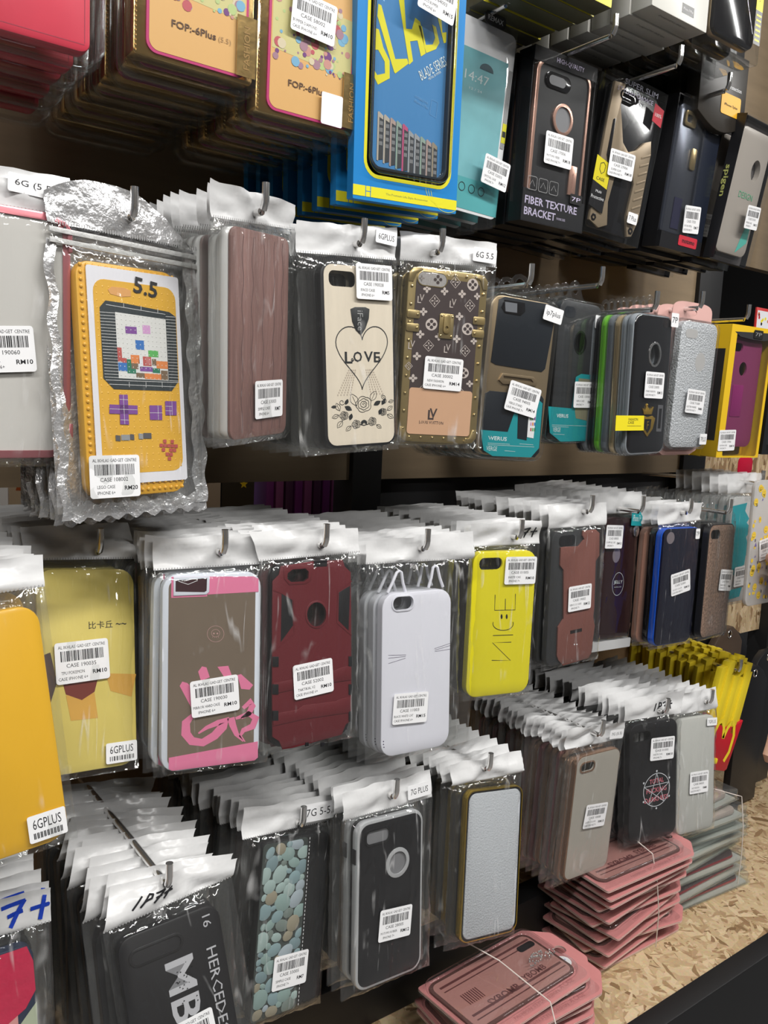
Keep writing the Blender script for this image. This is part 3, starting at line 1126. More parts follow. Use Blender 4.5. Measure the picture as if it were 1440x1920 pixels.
for i in range(6):
    b.dome(-30 + i * 12, -75.5, 0, 1.6, 1.2, STUD)
    if i > 2:
        b.dome(-30 + i * 12, 76, 0, 1.6, 1.2, STUD)
for su, sv in ((1, 1), (1, -1), (-1, 1), (-1, -1)):
    b.prism([(su * x, sv * y) for x, y in ((40.5, 66), (40.5, 74), (36, 79), (28, 79), (27, 77), (33, 74), (36, 66))], GOLDT, 0, .9, bev=.3)
for su in (-1, 1):
    for v0 in (37, 25):
        b.prism(rrect(13, 7.5, 1.5, 3, su * 34, v0), GOLDT, .2, 1.5, bev=.5)
        b.dome(su * 30, v0, 1.4, 1.5, 1, STUD)
b.prism(rrect(15, 23, 2, 3, 0, 29), GOLDT, .3, 1.6, bev=.5)
b.prism(rrect(7, 18, 3, 4, 0, 31), GOLDT, 1.5, 2.8, holes=[circle(0, 27.5, 1.6, 10)], bev=.5)
for u in (-5.5, 5.5):
    for v in (20, 38):
        b.dome(u, v, 1.5, 1.1, .9, STUD)
b.build('phone_case', r)
bag(r, ((-51, 110), (51, 111), (-49, 84), (51, 89)), seed=8)
size_label(r, '6G 5.5', 36, 98, 25, 13, w=-1, rot=-1)
price_label(r, '30002', 'NEW FASHION', 'CASE IPHONE 6+', 'RM14', 0, -15, -1)
stack(r, 5, 14, 'gold framed monogram case in a clear bag', 'the peg of the monogram case', 'gold framed cases on one peg', seed=9, relax=.6)


# ---- blister packs
def blister(root, w=90, h=168, t=14, tab=True, cu=0, r_=15, tabw=26, cardm=None, front=3.5):
    b = MB()
    o = rrect(w - 4, h - 4, r_ - 2)
    b.prism(rrect(w, h, r_), CLEAR, -t, -t + 1.2)
    b.prism(o, CLEAR, -t, front, bev=2.6, cap0=False, steps=3)
    b.prism(rrect(w, h, r_), CLEAR, -t + 4, -t + 5, holes=[inset(o, .2)])
    if tab:
        v0 = h / 2 - 2
        tb = [(-tabw, v0), (tabw, v0), (tabw * .62, v0 + 6)] + [(tabw * .5 * math.cos(R(a)), v0 + 10 + 13 * math.sin(R(a))) for a in (10, 35, 60, 90, 120, 145, 170)] + [(-tabw * .62, v0 + 6)]
        b.prism(tb, CLEAR, -t + 1, -t + 2.2, holes=[circle(0, v0 + 13, 5, 14)], bev=.3)
        b.tube([(5.6 * math.cos(a * .45), v0 + 13 + 5.6 * math.sin(a * .45), -t + 2.2) for a in range(14)], .55, CLEAR, 5, closed=True)
    return b.build('blister_shell', root)


GOLDC = mat('champagne_gold', (.42, .32, .20), .3, metal=.7)
NAVYB = mat('dark_slate_plastic', (.016, .020, .026), .28)
BRUSH = mat('brushed_dark_grey', (.055, .058, .062), .38, metal=.4, noise_amt=.35, noise_scale=90, stretch=(.08, 1, 3))
CARDW = mat('print_pale', (.70, .80, .80), .5)
r = pack('B5', 'blister_phone_case', 'champagne gold stand case in a clear blister over a teal card, size tag ip7plus')
b = MB()
q = quadmap((190, 310), (455, 345), (85, 1050), (385, 1060), 80, 158)
case_shell(b, GOLDC, r=13)
b.prism([q(*p) for p in ((215, 335), (240, 322), (420, 345), (452, 365), (405, 640), (390, 655), (190, 632), (170, 620))], NAVYB, -.2, .7, bev=.3)
b.prism([q(*p) for p in ((160, 752), (390, 765), (400, 780), (382, 1030), (360, 1055), (120, 1040), (105, 1020), (140, 765))], NAVYB, -.2, .7, bev=.3)
b.prism([q(*p) for p in ((235, 335), (318, 345), (318, 385), (300, 402), (235, 395), (222, 370))], BLACKG, .4, 1.6, bev=.4)
b.flat([q(*p) for p in ((236, 345), (285, 350), (283, 392), (236, 388))], mat('lens_grey', (.18, .19, .21), .3), 1.8)
b.prism([q(*p) for p in ((215, 668), (350, 680), (368, 700), (360, 722), (215, 718), (198, 700))], GOLDC, .1, 1.8, holes=[[q(*p) for p in ((218, 680), (340, 690), (350, 705), (220, 700))]], bev=.4)
b.build('phone_case', r)
b = MB()
b.prism([q(*p) for p in ((110, 935), (232, 940), (275, 815), (300, 782), (375, 785), (392, 800), (378, 1010), (340, 1055), (160, 1055), (120, 1030))], TEAL, 1.0, 1.5)
b.text('VERUS', *q(190, 972), CARDW, 1.65, height=4, width=20, bold=True)
b.line([q(145, 962), q(150, 978), q(158, 962)], .8, 1.65, CARDW)
b.text('VERGE', *q(157, 1020), CARDW, 1.65, height=4.5, width=13)
for y, x0, x1 in ((995, 140, 240), (1003, 140, 355), (993, 285, 350), (1028, 215, 265)):
    b.line([q(x0, y), q(x1, y + 2)], .35, 1.65, CARDW)
b.prism([q(*p) for p in ((280, 830), (330, 835), (325, 900), (318, 975), (275, 968))], NAVYB, 1.5, 1.8)
b.prism([q(*p) for p in ((330, 820), (365, 825), (350, 965), (320, 960))], PAPER, 1.5, 1.9)
for k in range(12):
    x, y = 335 + (k % 3) * 9, 838 + (k // 3) * 26
    b.flat([q(x, y), q(x + 6, y + 1), q(x + 5, y + 16), q(x - 1, y + 15)], PM['obrgdpk'[k % 7]], 2.05)
b.build('backing_card', r)
blister(r, 90, 168, tabw=24)
size_label(r, 'ip7plus', 34, 68, 24, 15, w=4, rot=-8)
price_label(r, '94005', 'VERUS STAND', 'CASE IPHONE 7+', 'RM14', 8, -20, -10, w=4)
stack(r, 6, 17, 'gold framed stand case in a clear blister', 'the peg of the ip7plus tag', 'stand case blisters on one peg', seed=11, jr=1.5, relax=.8)

r = pack('B6', 'blister_phone_case', 'brushed dark grey case in a clear blister with a teal lower card, wider round window')
b = MB()
q = quadmap((470, 285), (672, 320), (395, 975), (630, 975), 90, 168)
case_shell(b, BRUSH, r=13, holes=[circle(2, 34, 11, 20, 12.5)])
b.prism(circle(2, 34, 12, 20, 13.5), BLACKG, -.5, .4, holes=[circle(2, 34, 10, 20, 11.5)])
b.flat(rrect(20, 12, 5, 4, -22, 66), NAVYB, .3)
b.build('phone_case', r)
b = MB()
b.prism([q(*p) for p in ((405, 798), (515, 805), (535, 660), (560, 645), (618, 650), (634, 670), (625, 900), (590, 955), (460, 960), (410, 920))], TEAL, 1, 1.5)
b.prism([q(*p) for p in ((548, 665), (612, 670), (618, 690), (612, 830), (600, 862), (535, 850), (530, 820))], mat('olive_window', (.25, .24, .16), .4), 1.5, 1.7)
b.text('VERUS', *q(470, 840), CARDW, 1.65, height=4.2, width=22, bold=True)
b.text('VERGE', *q(442, 905), CARDW, 1.65, height=5, width=14)
for y, x0, x1 in ((883, 420, 590), (890, 420, 500), (925, 425, 480)):
    b.line([q(x0, y), q(x1, y + 2)], .35, 1.65, CARDW)
b.build('backing_card', r)
blister(r, 90, 167, tabw=24)
size_label(r, '7GPLUS', 33, 60, 22, 15, w=4)
price_label(r, '13006', 'VERUS CASE', 'IPHONE 7+', 'RM14', 14, -25, 2, w=4)
stack(r, 7, 14, 'dark grey case in a clear blister', 'the peg of the brushed grey case', 'brushed grey blisters on one peg', seed=12, jr=1, jx=1.5, jz=1, relax=.9)

CLG = mat('clear_grey_rim', (.30, .33, .36), .2, coat=.5)
r = pack('B7', 'blister_phone_case', 'black case with a gold crown shield and metal ring in a clear blister, tag 7P')
b = MB()
b.prism(rrect(81, 159, 12), CLG, -8, -.5, holes=[rrect(77, 155, 10)], bev=1.2)
b.prism(rrect(78, 156, 11), BLACKG, -3, 0, holes=[circle(6, 35, 11, 20, 12.5)], bev=.6)
b.prism(circle(6, 35, 13, 22, 14.5), CHROME, -.5, 1, holes=[circle(6, 35, 10.6, 22, 12)], bev=.4)
CR = mat('emblem_gold', (.75, .48, .08), .25, metal=.8)
q = quadmap((820, 375), (1000, 380), (770, 1020), (950, 1025), 84, 160)
b.prism([q(*p) for p in ((850, 840), (870, 848), (892, 842), (905, 855), (893, 905), (868, 940), (845, 900), (838, 855))], CR, .1, 1.6, bev=.5)
b.prism([q(*p) for p in ((857, 856), (885, 858), (880, 900), (867, 922), (852, 895))], BLACKG, 1.5, 2.1)
b.text('F', *q(868, 885), CR, 2.25, height=9, width=4)
b.prism([q(*p) for p in ((855, 835), (847, 805), (860, 815), (868, 795), (880, 815), (897, 800), (888, 836))], CR, .1, 1.9, bev=.4)
b.dome(*q(870, 792), .2, 2, 1.8, CR)
b.prism([q(*p) for p in ((922, 792), (945, 794), (936, 920), (912, 918))], mat('slot_grey', (.12, .12, .13), .3), -.1, .7, holes=[[q(*p) for p in ((926, 810), (940, 811), (932, 905), (918, 904))]])
b.build('phone_case', r)
blister(r, 85, 163, tabw=20, t=9, front=2.5)
b = MB()
b.prism([q(*p) for p in ((725, 835), (845, 840), (842, 908), (720, 903))], YEL, 3.9, 4.2)
b.text('FASHION', *q(797, 855), INK, 4.3, height=3, width=19)
b.text('CASE', *q(787, 869), INK, 4.3, height=3, width=12)
b.line([q(770, 884), q(830, 887)], .4, 4.3, INK)
b.build('yellow_sticker', r)
size_label(r, '7P', 38, 76, 16, 16, w=4)
price_label(r, '23005', 'STAND FASHION', 'CASE IPHONE 7+', 'RM15', 4, 0, -1, w=4)
COLS = [CLG, mat('gold_rim', (.62, .49, .30), .3, metal=.6), mat('grey_rim', (.16, .18, .20), .3), mat('green_rim', (.16, .50, .04), .35), BLACK, CLG, BLACK]
stack(r, 7, 9, ['slim cover in a clear blister'], 'the peg of the crown shield case', 'crown shield blisters on one peg', seed=13, jr=.5, jx=1, jz=1, relax=.95, alts=COLS, skip=('price_label', 'size_label', 'yellow_sticker'))

GLIT = mat('silver_glitter', (.60, .62, .65), .35, metal=.1, noise_amt=.55, noise_scale=480, bump=1.0, bump_scale=420)
r = pack('B8', 'blister_phone_case', 'silver glitter case in a clear tray on a rounded pink card')
b = MB()
case_shell(b, GLIT, r=12, holes=[circle(8, 30, 10, 18, 11)])
b.flat(rrect(26, 11, 5, 4, -18, 64), mat('glitter_opening', (.50, .49, .48), .6), .35)
b.flat(circle(8, 30, 11, 18, 12), mat('glitter_opening', (.50, .49, .48), .6), .1)
b.build('phone_case', r)
b = MB()
top = [(38 * math.cos(R(a)) if abs(math.cos(R(a))) > .7 else 42 * math.cos(R(a)), 88 + 16 * math.sin(R(a))) for a in range(0, 181, 15)]
b.prism([(44, -84)] + [(44, 88)] + [(44 * math.copysign(abs(math.cos(R(a))) ** .5, math.cos(R(a))), 88 + 16 * math.sin(R(a)) ** .6) for a in range(10, 171, 10)] + [(-44, 88), (-44, -84), (-30, -90), (30, -90)], mat('salmon_card', (.72, .43, .39), .5), -14.5, -13.6,
        holes=[circle(2, 92, 7, 12, 5)])
b.build('backing_card', r)
blister(r, 86, 166, tab=False, t=13, r_=13)
size_label(r, '7PLUS', 30, -68, 16, 14, w=4)
price_label(r, '71008', 'GLITTER MARFIE', 'CASE IPHONE 7+', 'RM8', 2, -20, -3, w=4)
stack(r, 4, 22, 'case tray on a rounded pastel card', 'the peg of the silver glitter case', 'pink card trays on one peg', seed=14, jr=1, jx=1, relax=.95)

# ---- yellow window boxes at the end of the second row
YBOX = mat('box_yellow', (.78, .50, .02), .35)
PURP = mat('plum_plastic', (.22, .035, .11), .35)


def window_box(b, w, h, t, m, win, front=0., inner=None):
    """carton with an opening in its front"""
    b.prism(rrect(w, h, 1, 2), m, -t, front - .8, holes=[inset(rrect(w, h, 1, 2), 1)])
    b.prism(rrect(w, h, 1, 2), inner or m, -t, -t + 1)
    b.prism(rrect(w, h, 1, 2), m, front - 1, front, holes=[win] if win else ())


r = pack('B9', 'window_box_phone_case', 'yellow window box holding a plum case with round logo opening')
b = MB()
window_box(b, 104, 188, 22, YBOX, rrect(84, 176, 3, 3, 4, -4), 8, inner=DARKP)
b.flat([(-44, 84), (40, 88), (46, 80), (30, 76), (0, 76), (-30, 78)], DARKP, 8.2)
b.box(-52.3, -51.9, -70, 60, -16, 2, DARKP)
BX = b.build('box', r)
b = MB()
case_shell(b, PURP, r=13, holes=[rrect(24, 12, 6, 4, -20, 64), circle(-2, 34, 9, 18, 10)], bev=1.2)
b.prism(rrect(26, 46, 2, 3, -8, -12), mat('plum_kickstand', (.24, .02, .13), .3), 0, .7, bev=.3)
b.build('phone_case', r)
b = MB()
b.rect(-38, 46, -92, 84, 7.6, CLEAR)
b.build('window_film', BX)
size_label(r, '7P', 12, 84, 22, 12, w=9, m=mat('badge_black', (.02, .02, .02), .3), tm=GREYINK)
price_label(r, '17006', 'MOTOMO CASE', 'IPHONE 7+', 'RM14', -32, -69, 2, w=9)
stack(r, 4, 24, 'yellow window box with a plum case', 'the peg of the plum case', 'yellow window boxes on one peg', seed=15, jr=1, jx=1, relax=.95)

# black window box right at the end
r = empty('window_box_phone_case', 'black window box beside the yellow box with the plum case', 'phone case', (1.262, .675, 1.54), (2, 0, -2))
b = MB()
window_box(b, 100, 186, 22, mat('box_black', (.015, .015, .017), .3), rrect(80, 170, 3, 3, 0, -2), 8)
BX = b.build('box', r)
b = MB()
case_shell(b, NAVYB, holes=[CAM])
b.prism(circle(0, 20, 10, 18), GOLD, 0, 1, holes=[circle(0, 20, 8, 18)])
b.build('phone_case', r)
b = MB()
b.rect(-40, 40, -88, 84, 7.6, CLEAR)
b.build('window_film', BX)
price_label(r, '17005', 'MOTOMO FIBER', 'IPHONE 7+', 'RM18', -18, -30, 2, w=9)


# ================================================================== third row of pegs
def simple_case(root, m, camhole=CAM, extra=None, w=80, h=158, r_=13, t=9, face=None, bev=1.25, holes=None):
    b = MB()
    case_shell(b, m, w=w, h=h, r=r_, t=t, holes=[camhole] if holes is None and camhole else (holes or ()), face=face)
    if extra:
        extra(b)
    return b.build('phone_case', root)


ORY = mat('orange_yellow_gloss', (.80, .44, .02), .28, coat=.3)
PALY = mat('pale_yellow_gloss', (.76, .62, .17), .28, coat=.3)
r = pack('C0', 'bagged_phone_case', 'plain orange-yellow case in a clear bag in front of the pale yellow case')
simple_case(r, ORY, camhole=None)
bag(r, ((-58, 116), (49, 110), (-58, 92), (47, 89)), seed=20)
size_label(r, '6GPLUS', 27, -66, 24, 18, bars=True)
stack(r, 11, 13, 'yellow phone case in a white headed bag', 'the peg of the orange-yellow case', 'orange-yellow cases on one peg', seed=21, jx=4)

r = pack('C1', 'bagged_phone_case', 'pale yellow case with Chinese characters and a size tag with bars')


def c1(b):
    q = quadmap((215, 545), (700, 530), (180, 1670), (760, 1590), 80, 158)
    b.text('\u6bd4\u5361\u4e18', *q(530, 845), INK, .2, height=6, width=20, rot=1)
    b.text('~~', *q(640, 838), INK, .2, height=1.6, width=9)
    b.poly([q(*p) for p in ((200, 1030), (270, 1000), (300, 1160), (262, 1278), (232, 1190))], .15, mat('print_brown', (.07, .035, .03), .4))
    b.poly([q(*p) for p in ((560, 1110), (735, 1112), (712, 1235), (590, 1205))], .15, mat('print_amber', (.72, .40, .08), .4))
    b.poly([q(*p) for p in ((330, 1165), (520, 1130), (500, 1210), (430, 1255), (345, 1225))], .17, mat('print_wine', (.20, .04, .03), .4))
    b.poly([q(*p) for p in ((345, 1230), (500, 1215), (520, 1350), (370, 1365))], .15, mat('print_amber', (.72, .40, .08), .4))


simple_case(r, PALY, camhole=None, extra=c1)
bag(r, ((-50, 112), (38, 119), (-48, 86), (44, 88)), seed=22)
size_label(r, '6GPLUS', 26, -68, 26, 16, bars=True)
price_label(r, '190035', 'TPU POKEMON', 'CASE IPHONE 6+', 'RM10', -5, 6, 3, wd=43, ht=32)
stack(r, 12, 13, 'yellow phone case in a white headed bag', 'the peg of the pale yellow case', 'pale yellow cases on one peg', seed=23, jx=5, relax=.8)

WPL = mat('white_gloss_plastic', (.72, .76, .84), .25)
PKP = mat('print_pink', (.80, .22, .38), .35)
MIR = mat('smoky_mirror', (.38, .30, .23), .12, metal=.55, noise_amt=.15, noise_scale=12)
r = pack('C2', 'bagged_phone_case', 'white framed smoky mirror case with pink bands and brush lettering')
b = MB()
case_shell(b, WPL, w=82, h=160, r=13)
q = quadmap((880, 580), (1405, 550), (885, 1630), (1385, 1575), 82, 160)
b.prism(rrect(72, 150, 6), MIR, -.1, .3)
b.poly([q(*p) for p in ((925, 700), (925, 590), (1360, 578), (1388, 590), (1388, 660), (1110, 680), (1110, 690))], .42, PKP)
b.poly([q(*p) for p in ((922, 1545), (1378, 1472), (1378, 1560), (1360, 1575), (940, 1615), (922, 1605))], .42, PKP)
b.prism([q(*p) for p in ((935, 590), (1122, 585), (1120, 665), (1105, 680), (935, 690))], WPL, .2, 1.2, holes=[[q(*p) for p in ((945, 608), (1108, 592), (1106, 660), (1095, 668), (945, 668))]], bev=.4)
b.flat([q(*p) for p in ((945, 608), (1108, 592), (1106, 660), (1095, 668), (945, 668))], mat('maroon_dark', (.05, .02, .025), .3), .55)
b.line([q(960, 612), q(1010, 628), q(1060, 606)], .4, .65, PAPER)
b.line([q(1155 + 44 * math.cos(i * .21), 889 + 43 * math.sin(i * .21)) for i in range(30)], .35, .45, mat('print_rose', (.50, .30, .28), .4), closed=True)
b.line([q(1155 + 22 * math.cos(i * .42), 885 + 20 * math.sin(i * .42)) for i in range(15)], .35, .45, mat('print_rose', (.50, .30, .28), .4), closed=True)
for x in (1146, 1164):
    b.poly([q(x + 5 * math.cos(i), 887 + 5 * math.sin(i)) for i in range(6)], .45, mat('print_rose', (.50, .30, .28), .4))
for x in (1140, 1150, 1160, 1170):
    b.line([q(x, 902), q(x, 910)], .3, .45, mat('print_rose', (.50, .30, .28), .4))
for pts in ([(1065, 1090), (1085, 1062), (1108, 1068), (1125, 1120), (1080, 1140)], [(1165, 1065), (1222, 1060), (1240, 1110), (1200, 1120)], [(972, 1165), (985, 1142), (1010, 1150), (1040, 1180), (1042, 1300), (1020, 1260)], [(1270, 1110), (1290, 1105), (1355, 1165), (1335, 1190), (1290, 1185)]):
    b.poly([q(*p) for p in pts], .42, PKP)


def swash(pts, ws):
    n = len(pts)
    up, dn = [], []
    for i, p in enumerate(pts):
        a, c = Vector(pts[max(0, i - 1)]), Vector(pts[min(n - 1, i + 1)])
        t = (c - a).normalized()
        nn = Vector((-t.y, t.x)) * ws[i] / 2
        up.append(b.vert(*q(*(Vector(p) + nn)), .43))
        dn.append(b.vert(*q(*(Vector(p) - nn)), .43))
    for i in range(n - 1):
        b.face((up[i], up[i + 1], dn[i + 1], dn[i]), PKP)


swash([(1040, 1320), (1005, 1360), (1005, 1420), (1035, 1460), (1090, 1470), (1150, 1435), (1195, 1385), (1215, 1350), (1170, 1365), (1110, 1390), (1068, 1420)], [20, 42, 48, 46, 42, 44, 46, 36, 30, 20, 8])
swash([(1235, 1340), (1245, 1380), (1265, 1430), (1300, 1470)], [40, 36, 26, 6])
swash([(1300, 1290), (1345, 1250), (1352, 1275), (1330, 1320), (1290, 1345)], [20, 30, 34, 28, 10])
swash([(1260, 1345), (1330, 1320), (1368, 1345), (1350, 1390), (1300, 1410), (1285, 1440), (1310, 1472)], [14, 30, 40, 36, 26, 16, 5])
b.build('phone_case', r)
bag(r, ((-48, 109), (51, 112), (-47, 83), (51, 86)), seed=24)
price_label(r, '190030', 'MIRROR HARDCASE', 'IPHONE 6+', 'RM10', 2, -21, 4)
stack(r, 13, 13, 'white framed case in a white headed bag', 'the peg of the smoky mirror case', 'white framed mirror cases on one peg', seed=25, jx=4, relax=.8, alts=[None, BLACK, BLACK, None, BLACK])

MAR = mat('dark_red_plastic', (.125, .012, .018), .42, bump=.08, bump_scale=600)
r = pack('C3', 'bagged_phone_case', 'dark red armour case with black corners and round logo opening')
b = MB()
q = quadmap((120, 420), (478, 410), (118, 1265), (470, 1190), 80, 158)
cam_ = [q(*p) for p in ((205, 448), (262, 445), (277, 460), (275, 490), (258, 503), (200, 505), (182, 490), (183, 465))]
lo = [q(313 + 44 * math.cos(i * .314), 652 + 55 * math.sin(i * .314)) for i in range(20)]
b.prism(rrect(80, 158, 12), BLACK, -9, -2, holes=[rrect(76, 154, 10)], bev=1)
b.prism(rrect(79, 157, 12), BLACK, -3, -.8, holes=[cam_, lo], bev=.6)
b.prism([q(*p) for p in ((155, 432), (215, 425), (300, 413), (350, 413), (435, 410), (445, 440), (474, 465), (476, 700), (476, 1010), (474, 1130), (450, 1145), (430, 1192), (210, 1255), (165, 1262), (150, 1225), (122, 1205), (120, 1000), (119, 700), (120, 500), (148, 470))],
        MAR, -1, .6, holes=[cam_, lo], bev=.5)
b.prism([q(*p) for p in ((313 + 60 * 0, 0),)], MAR, 0, 1) if False else None
b.prism([q(313 + 52 * math.cos(i * .314), 652 + 64 * math.sin(i * .314)) for i in range(20)], MAR, .3, 1.1, holes=[lo], bev=.3)
b.prism([q(*p) for p in ((165, 430), (275, 432), (292, 460), (288, 500), (265, 515), (190, 518), (168, 490))], MAR, .3, 1.0, holes=[cam_], bev=.3)
for pts in ([(158, 555), (205, 585), (208, 700), (155, 775)], [(470, 525), (416, 555), (414, 680), (462, 725)]):
    b.prism([q(*p) for p in pts], BLACK, -.8, .8, bev=.2)
for pts in ([(122, 540), (158, 553), (212, 588), (214, 735), (122, 815)], [(476, 505), (412, 550), (408, 690), (476, 745)]):
    b.line([q(*p) for p in pts], 1.1, .9, MAR)
for y, h_ in ((920, 55), (1060, 60)):
    b.prism([q(*p) for p in ((124, y + 40), (230, y + 20), (255, y + 0), (400, y - 18), (420, y - 28), (474, y - 40), (474, y - 30 + h_), (420, y + h_ - 22), (250, y + h_ + 5), (124, y + h_ + 35))], MAR, .4, 1.2, bev=.35)
for y in (840, 965, 1085):
    for x0, x1 in ((120, 145), (462, 476)):
        b.prism([q(*p) for p in ((x0, y), (x1, y), (x1, y + 45), (x0, y + 45))], BLACK, 0, 1.4, bev=.2)
for x in (270, 340):
    b.prism([q(*p) for p in ((x - 7, 1230), (x + 7, 1228), (x + 7, 1245), (x - 7, 1247))], BLACK, 0, 1.1)
b.prism([q(*p) for p in ((300, 412), (360, 410), (360, 436), (300, 438))], BLACK, 0, 1.2, bev=.2)
b.build('phone_case', r)
bag(r, ((-60, 106), (51, 107), (-50, 81), (52, 85)), seed=26)
price_label(r, '52002', 'TAKTIKAL V2', 'CASE IPHONE 6+', 'RM10', 0, -23, 4)
stack(r, 13, 13, 'dark armour case in a white headed bag', 'the peg of the dark red armour case', 'armour cases on one peg', seed=27, jx=5, relax=.8, alts=[MAR, BLACK, BLACK, MAR])

WSI = mat('white_silicone_lilac', (.80, .80, .88), .35)
r = pack('C4', 'bagged_phone_case', 'white cat-ear case with whiskers in a clear bag')


def c4(b):
    q = quadmap((620, 565), (925, 535), (608, 1300), (920, 1240), 80, 158)
    for x0, x1, xt in ((648, 730, 700), (828, 898, 860)):
        def pt(x, y, ww=-4):
            u, v = q(x, y)
            return (u, v, ww)
        y0 = 560 if x0 < 700 else 535
        ps = [pt(x0 + 2, y0), pt(x0 + (xt - x0) * .45, y0 - 45), pt(xt - 10, y0 - 90), pt(xt, y0 - 98), pt(xt + 10, y0 - 92), pt(x1 - (x1 - xt) * .45, y0 - 45), pt(x1 - 2, y0 - 5)]
        b.tube(ps, 1.5, WSI, 8)
    GL = mat('print_whisker', (.10, .08, .14), .5)
    for a, c in (((643, 835), (720, 833)), ((643, 848), (718, 840)), ((643, 872), (718, 848)), ((848, 805), (922, 780)), ((850, 812), (922, 790)), ((850, 818), (922, 806))):
        b.line([q(*a), q(*c)], .35, .15, GL)
    for x, y in ((610, 1222), (610, 1235), (612, 1248)):
        b.poly([q(x + 10 + 3 * math.cos(i), y + 3 * math.sin(i)) for i in range(6)], .15, GL)


b = MB()
cc = rrect(23, 13, 6, 5, -17, 69)
case_shell(b, WSI, r=14, holes=[cc], bev=1.2)
b.prism(rrect(26, 16, 7.5, 5, -17, 69), WSI, -.2, .9, holes=[cc], bev=.4)
c4(b)
b.build('phone_case', r)
bag(r, ((-55, 130), (69, 135), (-56, 108), (69, 107)), seed=28)
price_label(r, '11003', 'BLACK WHITE CAT', 'CASE IPHONE 6+', 'RM15', -8, -34, -4)
stack(r, 12, 14, 'white cat-ear case in a wide clear bag', 'the peg of the first cat-ear case', 'cat-ear cases on one peg', seed=29, jx=4, jz=4, relax=.8, alts=[None, None, BLACK, None, BLACK])

NYEL = mat('lemon_yellow', (.82, .72, .02), .35)
r = pack('C5', 'bagged_phone_case', 'lemon yellow case printed NICE with two dot eyes')
b = MB()
q = quadmap((1030, 375), (1310, 365), (990, 1030), (1275, 1000), 80, 158)
case_shell(b, NYEL, r=13, holes=[rrect(29, 13, 6, 5, -18, 66)], bev=1.2)
for pts in ([(1115, 800), (1200, 765), (1108, 858), (1195, 858)],):
    pass


def stroke(*pts, wd=.75):
    b.line([q(*p) for p in pts], wd, .15, DK)


stroke((1195, 775), (1110, 777), (1192, 858), (1107, 857))
stroke((1203, 742), (1112, 745))
stroke(*[(1158 + 46 * math.cos(R(a)), 692 + 30 * math.sin(R(a))) for a in range(-15, 196, 15)])
stroke((1213, 558), (1212, 630), (1120, 632), (1122, 562))
stroke((1168, 580), (1167, 631))
for y in (1151, 1174):
    b.poly([q(y + 4.5 * math.cos(i * .6), 660 + 11 * math.sin(i * .6)) for i in range(10)], .15, DK)
b.build('phone_case', r)


def hand_w(chars, m, s0, t0, size, wd=1.1, slant=.15):
    """marker handwriting on a header: chars with strokes on a 0..1 cell"""
    G = {'I': [[(.5, 0), (.5, 1)]], 'P': [[(.1, 0), (.25, 1)], [(.25, 1), (.75, .9), (.8, .6), (.2, .45)]], '7': [[(.0, .85), (.9, 1), (.45, 0)], [(.3, .45), (.85, .55)]], '+': [[(.5, 0), (.55, 1)], [(.05, .55), (1, .6)]],
         '1': [[(.4, 0), (.55, 1)]], 'p': [[(.1, -.2), (.3, .8)], [(.25, .8), (.8, .85), (.8, .4), (.2, .35)]]}

    def fn(hb, hf):
        for i, c in enumerate(chars):
            for st in G[c]:
                pts = []
                for k in range(len(st) - 1):
                    for j in range(5):
                        a = j / 5.
                        pts.append((st[k][0] * (1 - a) + st[k + 1][0] * a, st[k][1] * (1 - a) + st[k + 1][1] * a))
                pts.append(st[-1])
                ids = []
                for x, y in pts:
                    s = s0 + (i * 1.05 + x * .85 + y * slant) * size
                    t = t0 + y * size * 3.6
                    u, v, w = hf(min(.98, s), min(.97, t))
                    ids.append((u, v, w))
                for (u0, v0, w0), (u1, v1, w1) in zip(ids, ids[1:]):
                    d = Vector((u1 - u0, v1 - v0))
                    if d.length < 1e-6:
                        continue
                    d.normalize()
                    nx, ny = -d.y * wd / 2, d.x * wd / 2
                    e = d * wd * .3
                    f = [hb.vert(u0 + nx - e.x, v0 + ny - e.y, w0 + .7), hb.vert(u0 - nx - e.x, v0 - ny - e.y, w0 + .7), hb.vert(u1 - nx + e.x, v1 - ny + e.y, w1 + .7), hb.vert(u1 + nx + e.x, v1 + ny + e.y, w1 + .7)]
                    hb.face(f, m)
    return fn


BLUEINK = mat('blue_marker', (.01, .05, .45), .4)
bag(r, ((-43, 108), (45, 112), (-41, 84), (46, 86)), seed=30, writing=hand_w('7+', INK, .73, .30, .11, wd=1.6))
price_label(r, '01005', 'INISTE CAS', 'IPHONE 7+', 'RM10', 19, 58, -1)
stack(r, 13, 13, 'case in a pen-marked white headed bag', 'the peg of the lemon NICE case', 'cases behind the lemon yellow case', seed=31, jx=4, relax=.8, alts=[BLACK, BLACK, NYEL, BLACK])

BRN = mat('chestnut_leather', (.20, .075, .06), .42, bump=.12, bump_scale=500)
r = pack('C6', 'bagged_phone_case', 'chestnut leather-look case with notched outline on a black tray')
b = MB()
q = quadmap((290, 400), (525, 375), (240, 1125), (500, 1075), 80, 158)
b.prism(rrect(82, 160, 13), mat('charcoal_rubber', (.03, .032, .035), .45), -10, -1, bev=1.5)
b.prism([q(*p) for p in ((432, 390), (500, 382), (520, 400), (522, 520), (503, 550), (500, 800), (495, 850), (505, 900), (488, 1050), (470, 1078), (325, 1115), (300, 1085), (292, 1060), (300, 905), (330, 860), (333, 600), (315, 575), (320, 480), (340, 476), (410, 472), (440, 435), (430, 415))], BRN, -1, 1.2, bev=.5)
b.prism([q(*p) for p in ((365, 925), (430, 912), (430, 930), (365, 943))], mat('slot_black', (.02, .015, .015), .3), 1, 1.35)
b.flat(rrect(26, 12, 4, 4, -16, 68), BLACKG, -.4)
for x in (388, 402):
    b.poly([q(x + 4 * math.cos(i), 1000 + 4 * math.sin(i)) for i in range(6)], 1.35, PAPER)
b.build('phone_case', r)
